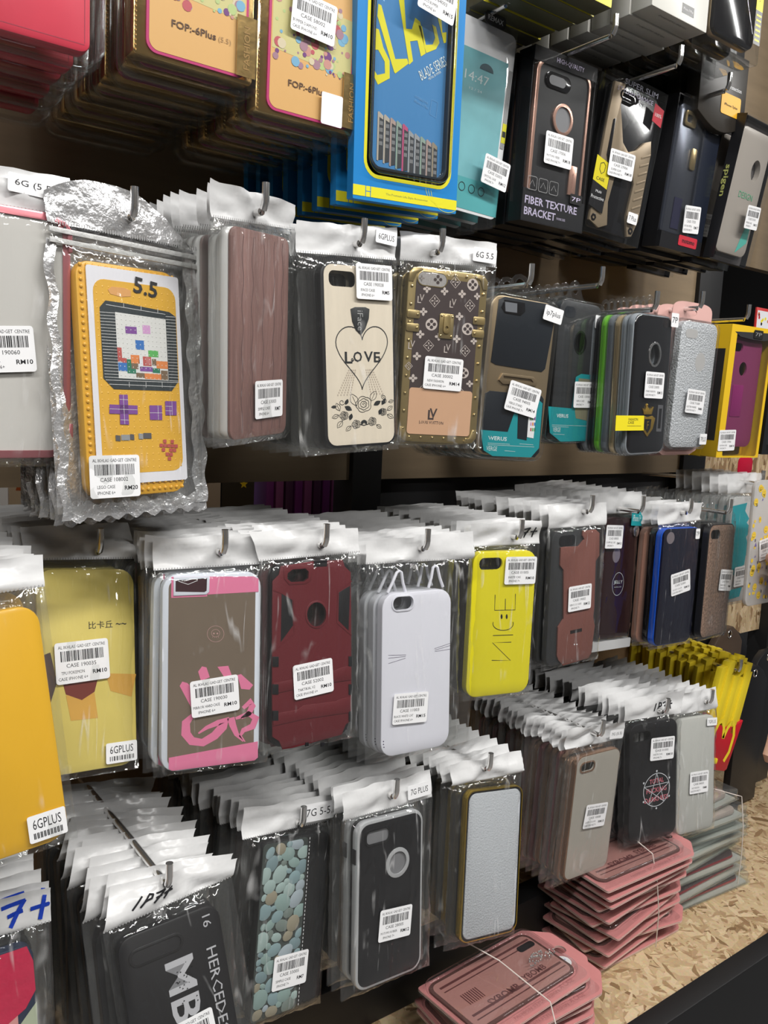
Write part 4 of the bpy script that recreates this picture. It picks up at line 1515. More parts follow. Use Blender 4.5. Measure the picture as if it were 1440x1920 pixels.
bag(r, ((-49, 109), (57, 109), (-46, 83), (56, 82)), seed=32)
price_label(r, '19002', 'VERUS CC CASE', 'IPHONE 7+', 'RM12', 7, -1, 1, w=3.4)
stack(r, 12, 13, 'dark case in a white headed bag', 'the peg of the chestnut case', 'chestnut and charcoal cases on one peg', seed=33, jx=4)

WINE = mat('wine_gloss', (.022, .004, .005), .25, coat=.1)
r = pack('C7', 'bagged_phone_case', 'wine coloured case with JELLY in a ring and a teal corner tag')


def c7(b):
    b.line([(2 + 13.5 * math.cos(i * .21), -8 + 15 * math.sin(i * .21)) for i in range(30)], .5, .2, CARDW, closed=True)
    b.text('JELLY', 2, -6, CARDW, .2, height=5.5, width=21)
    b.text('INDUSTRIAL CUSTOMS', 2, -12, CARDW, .2, height=1.2, width=17)
    b.flat(circle(-8, 30, 9, 18, 10), mat('print_grey_disc', (.20, .17, .19), .3), .15)
    b.prism(circle(33, 62, 6.5, 16, 8), CHROME, 0, 2.5, bev=.5)


simple_case(r, WINE, extra=c7, holes=[])
bag(r, ((-52, 108), (50, 115), (-48, 82), (48, 87)), seed=34, fmat=CLEAR)
b = MB()
b.prism(rrect(92, 12, 1, 2, 0, -88), mat('tray_silver', (.5, .5, .5), .3), -14, 0)
b.build('tray_foot', r)
size_label(r, 'iPhone 7+', 30, 79, 27, 20, m=TEAL, tm=CARDW, w=3)
price_label(r, '08005', 'COOMM GEL CASE', 'IPHONE 7+', 'RM13', -22, 54, 0, w=3.5)
stack(r, 10, 14, 'wine coloured case in a clear tray', 'the peg of the JELLY case', 'wine gel cases on one peg', seed=35, jr=1.5)

BLU = mat('navy_gloss', (.004, .005, .018), .2, coat=.1)
BLE = mat('bright_blue_edge', (.02, .12, .70), .25, metal=.3)
r = pack('C8', 'bagged_phone_case', 'glossy navy case with bright blue edge in a clear bag')
b = MB()
case_shell(b, BLE, r=12)
b.prism(rrect(78, 156, 11), BLU, -1, .4, bev=.4)
b.flat(circle(-22, 66, 8, 16, 8), mat('print_grey_disc', (.20, .17, .19), .3), .5)
b.build('phone_case', r)
bag(r, ((-46, 109), (43, 112), (-43, 83), (46, 88)), seed=36)
size_label(r, '7P', 33, 70, 9, 14, w=2)
price_label(r, '52003', 'GLOSSY COLOR', 'CASE IPHONE 7+', 'RM10', 5, 5, 9)
RG = mat('rose_gold_gloss', (.50, .27, .20), .25, metal=.4)
stack(r, 12, 13, 'glossy case in a white headed bag', 'the peg of the navy case', 'glossy edged cases on one peg', seed=37, jx=4, alts=[BLACKG, RG, BLACKG, BLU])

GR = mat('rose_gold_glitter', (.36, .24, .18), .3, metal=.4, noise_amt=.8, noise_scale=260, bump=.8, bump_scale=260)
r = pack('C9', 'bagged_phone_case', 'bronze glitter case in a creased clear bag')
simple_case(r, BLACK, face=GR)
bag(r, ((-38, 114), (41, 118), (-38, 80), (48, 82)), seed=38, hmat=FILM, crumple=1.4, seal=False)
price_label(r, '90044', 'BRAID CASE', 'IPHONE 7+', 'RM8', 21, -1, -5)
stack(r, 11, 13, 'black beaded case in a clear bag', 'the peg of the bronze glitter case', 'glitter cases on one peg', seed=39, alts=[BLACK, BLACK, GR])

# clear pockets on the far pegs
r = empty('bagged_phone_case', 'milky clear case with a teal splash in a clear pouch', 'phone case', (1.165, .66, 1.306), (-1, 1, 2))
b = MB()
b.prism(rrect(80, 158, 12), FROST, -9, -.6, bev=1.2)
b.poly([(-38, 66), (2, 70), (-2, 58), (12, 46), (6, 40), (20, 30), (8, 18), (14, 8), (22, -4), (12, -10), (10, -24), (-4, -28), (-14, -38), (-38, -34)], -.2, mat('print_teal_splash', (.02, .38, .44), .4))
b.poly([(-36, -60), (10, -58), (4, -72), (-30, -74)], -.2, mat('print_teal_splash', (.02, .38, .44), .4))
b.build('phone_case', r)
bag(r, ((-50, 112), (50, 114), (-50, 84), (50, 84)), seed=40, hmat=film_mat('milky_header', tint=(.8, .8, .8), haze=.5, rough=.2, bump=.4))
price_label(r, '91002', 'SOFT CASE', 'IPHONE 7+', 'RM8', 0, -40, 2)
stack(r, 6, 14, 'milky clear pouch', 'the peg of the teal splash case', 'milky pouches on one peg', seed=41)
r = empty('bagged_phone_case', 'clear case printed with small yellow smiling faces, held by fingertips', 'phone case', (1.125, .60, 1.329), (-1, 0, 0))
b = MB()
b.prism(rrect(92, 176, 12), film_mat('beige_clear_plastic', tint=(.62, .55, .45), haze=.42, refl=.6, rough=.2, bump=.2), -6, -.6, bev=1.2)
rnd = random.Random(5)
SMY = mat('print_smile_yellow', (.80, .55, .06), .4)
for i in range(120):
    u, v = rnd.uniform(-44, 40), rnd.uniform(-80, 80)
    s = rnd.choice((2.2, 3, 5.5))
    k = rnd.random()
    if k < .6:
        b.poly([(u + s * math.cos(a * .6), v + s * math.sin(a * .6)) for a in range(10)], -.3, SMY)
        if s > 3:
            b.line([(u + s * .5 * math.cos(R(a)), v + s * .5 * math.sin(R(a))) for a in range(200, 341, 20)], .5, -.2, INK)
            for d in (-1.6, 1.6):
                b.rect(u + d - .3, u + d + .3, v + 1, v + 2.2, -.2, INK)
    elif k < .8:
        b.rect(u - .6, u + .3, v - 2, v + 2, -.3, INK)
        b.rect(u + 1.2, u + 2, v - 2, v + 2, -.3, INK)
    else:
        b.poly([(u, v + s), (u + s * .4, v), (u - s * .8, v - s * .3)], -.3, mat('print_violet', (.16, .12, .35), .4))
b.build('phone_case', r)
price_label(r, '91010', 'EMOJI CASE', 'IPHONE 7+', 'RM8', -4, -8, 8, w=1)

# ================================================================== bottom row of pegs
r = pack('D0', 'bagged_phone_case', 'case printed with a red flower and pink stripes, header marked in blue pen')
b = MB()
case_shell(b, mat('print_dark_blue', (.02, .03, .06), .35), r=10, bev=1.0)
q = quadmap((-180, 1000), (180, 1000), (-190, 1740), (185, 1740), 80, 158)
PT = [mat('print_crimson', (.55, .02, .07), .4, bump=.5, bump_scale=90), mat('print_salmon', (.70, .32, .30), .4), mat('print_sage', (.45, .50, .36), .4), mat('print_lilac', (.30, .20, .45), .4)]
b.flat([q(*p) for p in ((-178, 1010), (160, 1005), (178, 1060), (182, 1160), (150, 1210), (60, 1260), (-60, 1300), (-178, 1260))], PT[0], .3)
b.flat([q(*p) for p in ((60, 1210), (125, 1180), (130, 1640), (60, 1640))], PT[1], .2)
b.flat([q(*p) for p in ((110, 1280), (184, 1200), (184, 1330), (140, 1300))], PT[2], .35)
b.flat([q(*p) for p in ((150, 1340), (186, 1340), (186, 1560), (150, 1560))], PT[3], .35)
b.line([q(-170 + i * 12, 1006 + (10 if i % 2 else 0)) for i in range(22)], .6, .8, PAPER)
b.build('phone_case', r)
bag(r, ((-60, 122), (55, 112), (-60, 92), (54, 88)), seed=50, writing=hand_w('1p7+', BLUEINK, .36, .20, .16, wd=3.0))
stack(r, 9, 14, 'dark case in a white headed bag', 'the peg of the red flower case', 'flower print cases on one peg', seed=51, jx=3, alts=[BLACK])

r = pack('D1', 'bagged_phone_case', 'black case printed MB and HERCEDES BENZ on its side, header penned in black')
b = MB()
case_shell(b, mat('black_satin', (.012, .012, .014), .4), r=12)
b.prism(rrect(42, 14, 7, 5, -12, 62), mat('camera_rim_black', (.02, .02, .022), .35), -.2, 1, holes=[rrect(38, 10, 5, 5, -12, 62)], bev=.4)
SIL = mat('print_silver', (.52, .52, .55), .35)
b.text('MB', 3, 25, SIL, .25, height=22, width=48, rot=-90, bold=True)
for i in range(26):
    rr = random.Random(i)
    u, v = rr.uniform(-4, 12), rr.uniform(12, 40)
    b.poly([(u, v), (u + 1.6, v + .5), (u + .6, v + 1.4)], .3, BLACK)
b.text('HERCEDES BENZ', 29, -5, SIL, .25, height=8, width=105, rot=-90)
b.text('16', 29, 68, SIL, .25, height=6.5, width=9, rot=-90)
b.line([(2 + 19 * math.cos(i * .2), -22 + 19 * math.sin(i * .2)) for i in range(32)], 1.2, .25, SIL, closed=True)
for a in (90, 210, 330):
    b.poly([(2 + 2 * math.cos(R(a + 60)), -22 + 2 * math.sin(R(a + 60))), (2 + 18 * math.cos(R(a)), -22 + 18 * math.sin(R(a))), (2 + 2 * math.cos(R(a - 60)), -22 + 2 * math.sin(R(a - 60)))], .25, SIL)
b.build('phone_case', r)
bag(r, ((-36, 117), (62, 106), (-47, 87), (56, 92)), seed=52, writing=hand_w('1P7+', INK, .17, .30, .075, wd=1.5, slant=.6), crumple=1.3)
price_label(r, '20005', 'PLATE NUMBER', 'IPHONE 7+', 'RM14', 2, -11, 3)
stack(r, 14, 13.5, 'black case in a white headed bag', 'the peg of the MB case', 'black printed cases on one peg', seed=53, jx=7, jz=7, jr=5, relax=.8)


def stone_extra(b):
    ST = [mat('stone_%d' % i, c, .45) for i, c in enumerate(((.26, .36, .34), (.34, .44, .42), (.20, .28, .30), (.36, .42, .46), (.30, .27, .20), (.18, .22, .20), (.24, .34, .36)))]
    rnd = random.Random(8)
    pts = []
    tries = 0
    while len(pts) < 170 and tries < 9000:
        tries += 1
        s = rnd.choice((9.5, 8, 8, 7, 6)) if tries < 2500 else rnd.choice((3.5, 4.5, 5.5))
        u, v = rnd.uniform(-36, 9), rnd.uniform(-74, 74)
        if all(math.hypot(u - a, (v - c)) > (s + t) * .74 for a, c, t in pts):
            pts.append((u, v, s))
    for u, v, s in pts:
        a0 = rnd.uniform(-.5, 1.1)
        e = rnd.uniform(.66, .9)
        o = []
        for i in range(14):
            a = 2 * math.pi * i / 14
            x, y = s * math.cos(a), s * e * math.sin(a)
            X, Y = u + x * math.cos(a0) - y * math.sin(a0), v + x * math.sin(a0) + y * math.cos(a0)
            o.append((max(-38.5, min(11.5, X)), max(-76.5, min(76.5, Y))))
        b.prism(o, rnd.choice(ST), .1, .9 + rnd.random() * .5, bev=.45, cap0=False)


r = pack('D2', 'bagged_phone_case', 'flip case with blue-green river stones and a stitched black strip')
b = MB()
b.prism(rrect(80, 158, 8), mat('black_leather', (.014, .014, .015), .5, bump=.15, bump_scale=700), -10, 0, bev=1.6)
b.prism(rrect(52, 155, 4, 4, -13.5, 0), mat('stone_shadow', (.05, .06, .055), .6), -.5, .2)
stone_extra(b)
for i in range(44):
    b.rect(14.2, 14.9, -76 + i * 3.5, -74 + i * 3.5, .25, PAPER)
b.build('phone_case', r)
bag(r, ((-62, 112), (46, 112), (-60, 84), (46, 88)), seed=54)
size_label(r, '7G 5-5', 24, 99, 40, 17, w=-1, rot=1)
price_label(r, '33005', 'SIMPLE CASE', 'IPHONE 7+', 'RM7', 0, -40, -2, w=3)
stack(r, 14, 13.5, 'flip case in a white headed bag', 'the peg of the river stone case', 'flip cases on one peg', seed=55, jx=7, jz=6, jr=4, relax=.85, alts=[None, BLACK, WINE, BLACK])

SILV = mat('satin_silver', (.66, .67, .69), .25, metal=.45)
r = pack('D3', 'bagged_phone_case', 'black case with satin silver frame and ring, tag 7G PLUS')
b = MB()
hl = [rrect(29, 14, 5, 5, -17, 64), circle(8, 33, 13, 22)]
b.prism(rrect(82, 160, 13), SILV, -9, -.3, holes=[rrect(75, 153, 10)], bev=1.8)
b.prism(rrect(76, 154, 10.5), mat('black_plate', (.012, .012, .014), .32), -2.5, .1, holes=hl, bev=.3)
b.prism(circle(8, 33, 14.6, 26), SILV, -.3, 1.1, holes=[circle(8, 33, 10.8, 26)], bev=.5)
b.flat(circle(8, 33, 11, 22), mat('plate_grey', (.20, .20, .21), .35), -.8)
b.prism(rrect(31, 16, 6, 5, -17, 64), BLACKG, -.1, .9, holes=[rrect(27, 12, 4.5, 5, -17, 64)], bev=.3)
b.flat(rrect(28, 13, 5, 5, -17, 64), mat('plate_grey', (.20, .20, .21), .35), -.8)
b.prism(rrect(3, 14, 1, 2, -41, 48), BLACK, -7, -2)
b.build('phone_case', r)
bag(r, ((-57, 112), (55, 115), (-56, 85), (56, 87)), seed=56)
size_label(r, '7G PLUS', 36, 98, 30, 14, w=-1, rot=2)
price_label(r, '28005', 'MOTOMO RUBBER', 'IPHONE 7+', 'RM12', 4, -24, -5, w=3.4)
BRZ = mat('bronze_frame', (.30, .21, .14), .3, metal=.7)
stack(r, 14, 13.5, 'framed black case in a white headed bag', 'the peg of the silver framed case', 'framed black cases on one peg', seed=57, jx=6, jz=5, jr=3, relax=.8, alts=[None, BRZ, BLACK, BLACK])

FLE = mat('white_fleece', (.47, .49, .52), .95, noise_amt=.25, noise_scale=1200, bump=.5, bump_scale=500)
YGO = mat('bright_gold_edge', (.80, .55, .08), .2, metal=.9)
r = pack('D4', 'bagged_phone_case', 'grey fleece padded case with bright gold rim in a clear bag')
b = MB()
b.prism(rrect(81, 159, 11), YGO, -9, -.5, holes=[rrect(78, 156, 9.5)], bev=.8)
b.prism(rrect(79, 157, 10), BLACKG, -5, -1)
b.prism(rrect(74, 152, 9), FLE, -3, 0, bev=1.2)
b.build('phone_case', r)
bag(r, ((-62, 108), (40, 116), (-60, 86), (41, 92)), seed=58, crumple=1.3)
stack(r, 14, 13, 'gold rimmed case in a white headed bag', 'the peg of the grey fleece case', 'gold rimmed cases on one peg', seed=59, jx=5, jz=5, relax=.85, alts=[BLACK, None, BLACK, WINE])

SMK = mat('smoky_clear_back', (.42, .39, .34), .3, noise_amt=.05, noise_scale=10)
RGO = mat('rose_gold_edge', (.55, .33, .22), .22, metal=.8)
r = pack('D5', 'bagged_phone_case', 'smoky clear case with rose gold bumper, first of a tight fan')
b = MB()
b.prism(rrect(80, 158, 12), RGO, -8, -.3, holes=[rrect(76.5, 154.5, 10)], bev=1.4)
b.prism(rrect(77, 155, 10.5), SMK, -2, 0, holes=[rrect(24, 11, 5.5, 5, -20, 64)])
b.prism(rrect(27, 14, 6.5, 5, -20, 64), RGO, -.1, .8, holes=[rrect(23.5, 10.5, 5, 5, -20, 64)], bev=.35)
b.build('phone_case', r)
bag(r, ((-58, 116), (47, 109), (-57, 90), (46, 87)), seed=60, crumple=1.4)
size_label(r, '7G (5.5)', 28, 97, 26, 11, w=0, rot=-3)
price_label(r, '10008', 'LASER COLOUR', 'CASE IPHONE 7+', 'RM10', 3, -2, -6)
PKE = mat('pink_metal_edge', (.52, .14, .18), .25, metal=.7)
stack(r, 18, 9, 'clear bumper case in a white headed bag', 'the peg of the smoky clear case', 'metal edged clear cases on one peg', seed=61, jx=4, jz=6, jr=3, relax=.9, alts=[None, None, PKE, None, None, PKE])

r = pack('D6', 'bagged_phone_case', 'black case printed with a white star in a ring over red lettering')
b = MB()
case_shell(b, mat('black_satin'), r=13, holes=[rrect(30, 13, 6, 5, -20, 62)])
q = quadmap((215, 585), (700, 580), (200, 1820), (670, 1690), 80, 158)
PW = mat('print_white', (.66, .68, .72), .5)
PR = mat('print_red', (.60, .16, .20), .5)
cx_, cy_ = q(478, 1258)
b.line([(cx_ + 22 * math.cos(i * .1571), cy_ + 22 * math.sin(i * .1571)) for i in range(40)], .9, .2, PW, closed=True)
sp = [(cx_ + 22 * math.cos(R(90 + 144 * i)), cy_ + 22 * math.sin(R(90 + 144 * i))) for i in range(5)]
for i in range(5):
    b.line([sp[i], sp[(i + 1) % 5]], .8, .25, PW)
for i in range(6):
    a = R(90 + 60 * i)
    b.poly([(cx_ + 25 * math.cos(a) + 1.5 * math.cos(k), cy_ + 25 * math.sin(a) + 1.5 * math.sin(k)) for k in range(6)], .22, PW)
for s, dv, wd in (('TOTAL', 12, 24), ('FUCKING', 0, 34), ('DARKNESS', -12, 40)):
    b.text(s, cx_, cy_ + dv, PR, .18, height=6.5, width=wd, rot=0, bold=True)
b.build('phone_case', r)
bag(r, ((-47, 113), (58, 112), (-46, 85), (50, 82)), seed=62, writing=hand_w('1P7+', INK, .47, .3, .085, wd=1.8), seal=False)
price_label(r, '01005', 'INISTE CAS', 'IPHONE 7+', 'RM10', 13, 42, -4)
stack(r, 18, 13, 'black case in a pen-marked white bag', 'the peg of the white star case', 'black star cases on one peg', seed=63, jx=8, jz=6, jr=4, relax=.85)

r = pack('D7', 'bagged_phone_case', 'frosted translucent case with tag 7G PLUS, beside the french fries case')
b = MB()
b.prism(rrect(80, 158, 12), mat('frosted_case', (.50, .50, .47), .5), -9, 0, bev=2)
b.build('phone_case', r)
bag(r, ((-45, 113), (48, 116), (-45, 84), (48, 86)), seed=64, crumple=1.2)
size_label(r, '7GPLUS', 30, 70, 22, 11, w=2, rot=-3)
price_label(r, '84001', 'HOT SMOOTH', 'CASE IPHONE 7+', 'RM8', 4, -11, -2)
stack(r, 12, 14, 'frosted case in a white headed bag', 'the peg of the frosted case', 'frosted cases on one peg', seed=65, jx=5, jz=5, relax=.85)

# ---- french fries silicone cases
FRY = mat('fries_yellow_silicone', (.86, .66, .03), .4)
RED = mat('fries_red_silicone', (.52, .012, .025), .4)
r = empty('fries_phone_case', 'yellow french fries silicone case with red carton and yellow M, first on its peg', 'phone case', (1.188, .66, 1.125), (0, 16, -3))
b = MB()
tops = [-8, 5, 13, 17, 14, 8, -7]
wf = 12.9
n = len(tops)
for i, tp in enumerate(tops):
    u0 = -wf * n / 2 + i * wf
    dep = (2, 5.5, 1.5, 4.5, 2.5, 6, 2)[i]
    if i in (3,):
        b.prism([(u0, -118), (u0 + wf, -118), (u0 + wf, -20), (u0, -20)], FRY, -9, dep, bev=.6)
        b.prism([(u0, 4), (u0 + wf, 4), (u0 + wf, tp), (u0, tp)], FRY, -9, dep, bev=.6)
    elif i in (2, 4):
        s_ = -1 if i == 2 else 1
        b.prism([(u0, -118), (u0 + wf, -118), (u0 + wf, -20 + (8 if i == 4 else 0)), (u0, -20 + (8 if i == 2 else 0))], FRY, -9, dep, bev=.6)
        x0, x1 = (u0, u0 + 9) if i == 2 else (u0 + 4, u0 + wf)
        b.prism([(x0, -20), (x1, -20), (x1, 6), (x0, 6)], FRY, -9, dep, bev=.6)
        b.prism([(u0, 3), (u0 + wf, 3), (u0 + wf, tp), (u0, tp)], FRY, -9, dep, bev=.6)
    else:
        b.prism([(u0 + (1.5 if i == 0 else 0), -118), (u0 + wf, -118), (u0 + wf, tp), (u0, tp - (5 if i in (0, 1, 5, 6) else 0))], FRY, -9, dep, bev=.6)
b.build('fries', r)
b = MB()
ctn = [(-40, -184), (34, -184), (40, -180), (50, -92)] + [(50 - i * 5, -92 - 20 * math.sin(math.pi * i / 20.) * .8) for i in range(1, 20)] + [(-50, -92)]
b.prism(ctn, RED, -10, 6, bev=1.5)
CT = b.build('carton', r)
b = MB()
mm_ = []
for d in (-1, 1):
    pts = [(0, -126), (d * 5, -110), (d * 13, -100), (d * 21, -104), (d * 27, -120), (d * 26, -145), (d * 18, -160)] if d == 1 else [(0, -126), (-5, -110), (-13, -100), (-21, -104), (-27, -120), (-26, -145), (-18, -160)]
    P2 = []
    for i in range(len(pts) - 1):
        for k in range(4):
            a = k / 4.
            P2.append((pts[i][0] * (1 - a) + pts[i + 1][0] * a, pts[i][1] * (1 - a) + pts[i + 1][1] * a))
    P2.append(pts[-1])
    b.line([(3 + x * 1.1, -128 + (y + 126) * 1.15) for x, y in P2], 7, 6.3, FRY)
b.prism(rrect(20, 10, 3, 3, -6, -168), FRY, 5.5, 7, bev=.4)
b.build('emblem', CT)
FR0 = r
r.scale = (.9, .9, .9)
stack(r, 11, 19, 'yellow french fries case', 'the peg of the first french fries case', 'french fries cases on one peg', seed=66, skip=(), jx=4, jz=4, jr=6, relax=.7)
for o in list(COL.objects):
    if o.name.startswith('fries_phone_case.'):
        o.location.y += .018
        o.rotation_euler = (0, o.rotation_euler[1] * .4, R(-20))

# ---- dark hanging pouches beyond the fries
for i, (x, y, z, m) in enumerate(((1.305, .80, 1.135, BLACK), (1.355, .775, 1.125, mat('dark_brown_pouch', (.07, .045, .03), .5)), (1.402, .79, 1.105, BLACK), (1.40, .745, 1.055, BLACK), (1.47, .76, 1.07, BLACK), (1.56, .78, 1.08, BLACK))):
    b = MB()
    b.prism([(-45, -250), (45, -250), (45, -22), (30, -4), (12, 8), (-12, 8), (-30, -4), (-45, -22)], m, -14, 0, holes=[circle(0, -4, 4.5, 12, 6)], bev=2)
    b.tube([(5.4 * math.cos(a * .52), -4 + 6.9 * math.sin(a * .52), .3) for a in range(12)], .9, CHROME, 6, closed=True)
    o = b.build('hanging_pouch')
    o.location = (x, y, z)
    tag(o, ('dark brown' if i == 1 else 'black') + ' hanging pouch with a metal eyelet, %s beyond the french fries cases' % ['first', 'second', 'third', 'fourth', 'fifth', 'sixth'][i], 'pouch', 'dark hanging pouches')
b = MB()
b.prism([(-9, 0), (-2, 34), (2, 34), (10, 0), (16, -18), (8, -32), (-8, -32), (-16, -18)], mat('peach_rubber', (.72, .48, .36), .45), -6, 6, bev=3)
b.tube([(0, 33, 0), (-2, 40, 0), (-6, 44, 0), (-10, 46, 0)], 1.2, PAPER, 6)
o = b.build('charm')
o.location = (1.228, .615, 1.008)
tag(o, 'peach rubber charm on a short white cord at the edge', 'charm')
o = slab('grey_board', 1.45, 1.56, .80, .806, .802, .875, mat('grey_blue_board', (.30, .38, .40), .5))
tag(o, 'plain blue-grey board standing behind the clear boxes', 'board')

# ================================================================== top row
GFOIL = mat('gold_foil', (.80, .55, .22), .22, metal=.95, bump=.3, bump_scale=60)
PEACHP = mat('print_peach_gold', (.78, .45, .16), .4)
MAG = mat('print_magenta', (.55, .03, .17), .4)
DOTS = [mat('dot_%d' % i, c, .4) for i, c in enumerate(((.20, .45, .65), (.55, .10, .12), (.18, .05, .22), (.50, .62, .25), (.62, .30, .25), (.72, .62, .42), (.40, .22, .28)))]


def gold_pack(label, x, y, z, rot, seed, text=True):
    """gold tin with a dotted print inside a clear clamshell; z is its bottom"""
    r = empty('gold_dotted_pack', label, 'phone case', (x, y, z), rot)
    b = MB()
    b.prism(rrect(92, 180, 3, 3, 0, 100), GFOIL, -18, -3, bev=1)
    for i in range(56):
        b.dome(-44, 12 + i * 3.1, -3, 1.1, .8, GFOIL, n=6, k=1)
    b.build('gold_tray', r)
    b = MB()
    b.prism(rrect(78, 178, 8, 5, 2, 102), MAG, -3, -1.8)
    b.flat(rrect(74, 174, 7, 5, 2, 102), PEACHP, -1.6)
    rnd = random.Random(seed)
    b.flat([(-34, 58), (38, 52), (38, 96), (-34, 100)], mat('print_lime_wash', (.66, .60, .26), .4), -1.5)
    for i in range(90):
        u, v = rnd.uniform(-31, 35), 50 + abs(rnd.gauss(0, 30))
        if v > 180:
            continue
        s = rnd.choice((.9, 1.3, 1.8, 2.6, 3.8))
        b.poly([(u + s * math.cos(a * .6), v + s * math.sin(a * .6)) for a in range(10)], -1.42 + i * .002, rnd.choice(DOTS))
    b.text('FOP:-6Plus', -2, 36, mat('print_dark_brown', (.12, .06, .03), .4), -1.2, height=5, width=34, rot=0, bold=True)
    b.text('(5.5)', 22, 35, mat('print_tan_text', (.45, .28, .12), .4), -1.2, height=4.5, width=10)
    b.build('printed_card', r)
    b = MB()
    b.prism(rrect(102, 198, 12, 5, 0, 99), CLEAR, -24, 1.5, bev=5, cap0=False, steps=4)
    for w_ in (-24, -20):
        b.prism(rrect(104, 201, 12, 5, 0, 99), CLEAR, w_, w_ + .8, holes=[rrect(95, 192, 9, 5, 0, 99)])
    b.build('clear_shell', r)
    return r


r = gold_pack('gold foil pack printed with dots, price label 58002, beside the blue box', .357, .6, 1.706, (1, 0, 0), 3)
b = MB()
b.prism([(31, 14), (47, 14), (47, 56), (31, 56)], GFOIL, 0, .6)
b.text('FASHION', 39, 34, mat('foil_dark_text', (.35, .20, .05), .4), .8, height=5, width=30, rot=90, bold=True)
b.build('gold_side_strip', r)
size_label(r, '', 20, 24, 20, 24, w=2)
price_label(r, '58002', 'BUMPER DIAMOND', 'CASE IPHONE 6+', 'RM10', 0, 87, -4, w=2.5)
stack(r, 4, 30, 'gold dotted pack in a clear shell', 'the peg of pack 58002', 'gold dotted packs beside the blue box', skip=('price_label', 'size_label'), seed=70, jx=3, jz=3, jr=1)
r = gold_pack('gold foil pack printed with dots reading FOP, between pink case and pack 58002', .262, .6, 1.722, (1, 0, 0), 4)
b = MB()
b.prism([(31, 14), (47, 14), (47, 56), (31, 56)], GFOIL, 0, .6)
b.text('FASHION', 39, 34, mat('foil_dark_text'), .8, height=5, width=30, rot=90, bold=True)
b.build('gold_side_strip', r)
stack(r, 7, 26, 'gold dotted pack in clear shell', 'the top peg beside the coral folio', 'gold dotted packs beside the pink case', seed=71, jx=3, jz=4, jr=1)

HOTP = mat('coral_pink', (.72, .05, .09), .35, noise_amt=.25, noise_scale=15)
r = empty('clamshell_phone_case', 'coral pink folio in a thick clear clamshell at the start of the top row', 'phone case', (.146, .6, 1.716), (1, 0, 0))
b = MB()
b.prism(rrect(84, 184, 7, 5, -1, 98), HOTP, -16, -2, bev=2)
b.line([(37, 12), (37, 180)], .5, -1.9, mat('stitch_dark', (.35, .02, .05), .5))
b.line([(-40, 11), (37, 11)], .5, -1.9, mat('stitch_dark', (.35, .02, .05), .5))
b.build('phone_case', r)
b = MB()
b.prism(rrect(102, 200, 12, 5, 0, 100), CLEAR, -26, 2, bev=5, cap0=False, steps=4)
for w_ in (-24, -16):
    b.prism(rrect(106, 204, 13, 5, 0, 100), CLEAR, w_, w_ + 1, holes=[rrect(97, 195, 9, 5, 0, 100)], bev=.3)
b.build('clear_shell', r)
price_label(r, '60012', 'FLIP COVER', 'NOTE HEARTS', 'RM19', -4, 75, -5, w=3)
stack(r, 4, 34, 'dark coral folio in a clear clamshell', 'the peg of the coral folio', 'coral folios on one peg', seed=72, jx=3, jz=5, jr=1)

# ---- blue boxes
HB = mat('box_bright_blue', (.015, .22, .56), .35)
HB2 = mat('box_side_blue', (.02, .30, .62), .35)
CARDB = mat('card_mid_blue', (.07, .24, .50), .3)
YLW = mat('print_yellow_bright', (.78, .72, .03), .35)
r = pack('A3', 'blue_window_box', 'bright blue window box with yellow border and BLADE lettering', 'phone case box')
b = MB()
win = rrect(92, 205, 13, 6, 1, 33)
b.prism(rrect(114, 250, 1, 2, 0, 35), HB, -9, -1, holes=[rrect(111, 247, 1, 2, 0, 35)])
b.prism(rrect(114, 250, 1, 2, 0, 35), HB, -1, 0, holes=[win])
b.flat(rrect(96, 209, 15, 6, 1, 33), YLW, .15, holes=[rrect(90, 203, 12, 6, 1, 33)])
b.rect(-57, 57, -87, -78.5, .2, YLW)
for u in (-44.5, -39.5):
    b.rect(u, u + .7, -87, -78.5, .25, HB)
b.rect(-44, -39, -83, -82.4, .25, HB)
b.rect(-57.3, -57.1, 0, 0, 0, HB2) if False else None
b.text('The Premium Life Style Accessories', 0, -82.8, mat('print_olive', (.25, .30, .10), .4), .3, height=2.2, width=46)
for cx_, s in ((40, 17), (46, 20), (34, 14)):
    b.line([(cx_ + s * math.cos(R(a)), -70 + s * math.sin(R(a))) for a in range(190, 331, 12) if cx_ + s * math.cos(R(a)) < 56], .35, .25, YLW)
b.prism(rrect(112, 248, 1, 2, 0, 35), DARKP, -8.6, -8)
BX = b.build('box', r)
b = MB()
b.prism(rrect(82, 192, 9, 5, 1, 33), CARDB, -7.5, -4)
b.prism(rrect(84, 194, 10, 5, 1, 33), mat('case_rim_dark', (.03, .04, .05), .25), -7.5, 1, holes=[rrect(80, 190, 9, 5, 1, 33)], bev=.8)
q = quadmap((70, 0), (720, 0), (70, 1560), (690, 1560), 80, 150, 1, 11)
for pts in ([(110, 235), (135, 240), (262, 625), (362, 595), (375, 630), (265, 740), (255, 730), (105, 330)], [(270, 120), (318, 95), (345, 360), (395, 350), (420, 250), (465, 270), (520, 510), (480, 545), (445, 425), (382, 450), (412, 600), (380, 640)],
            [(450, 300), (480, 300), (520, 440), (580, 420), (600, 360), (570, 260), (605, 270), (640, 390), (610, 450), (525, 505)], [(605, 100), (690, 95), (692, 120), (640, 140), (650, 190), (665, 300), (700, 285), (700, 370), (680, 382), (620, 200)],
            [(88, 430), (120, 430), (160, 560), (215, 650), (220, 790), (125, 865), (75, 780), (78, 740), (118, 790), (180, 760), (175, 670), (120, 590), (80, 600)], [(118, 110), (185, 165), (170, 182), (118, 140)], [(185, 0), (215, 0), (242, 115), (225, 130)], [(265, 0), (300, 0), (312, 50), (285, 65)]):
    b.poly([q(*p) for p in pts], -3.8, YLW)
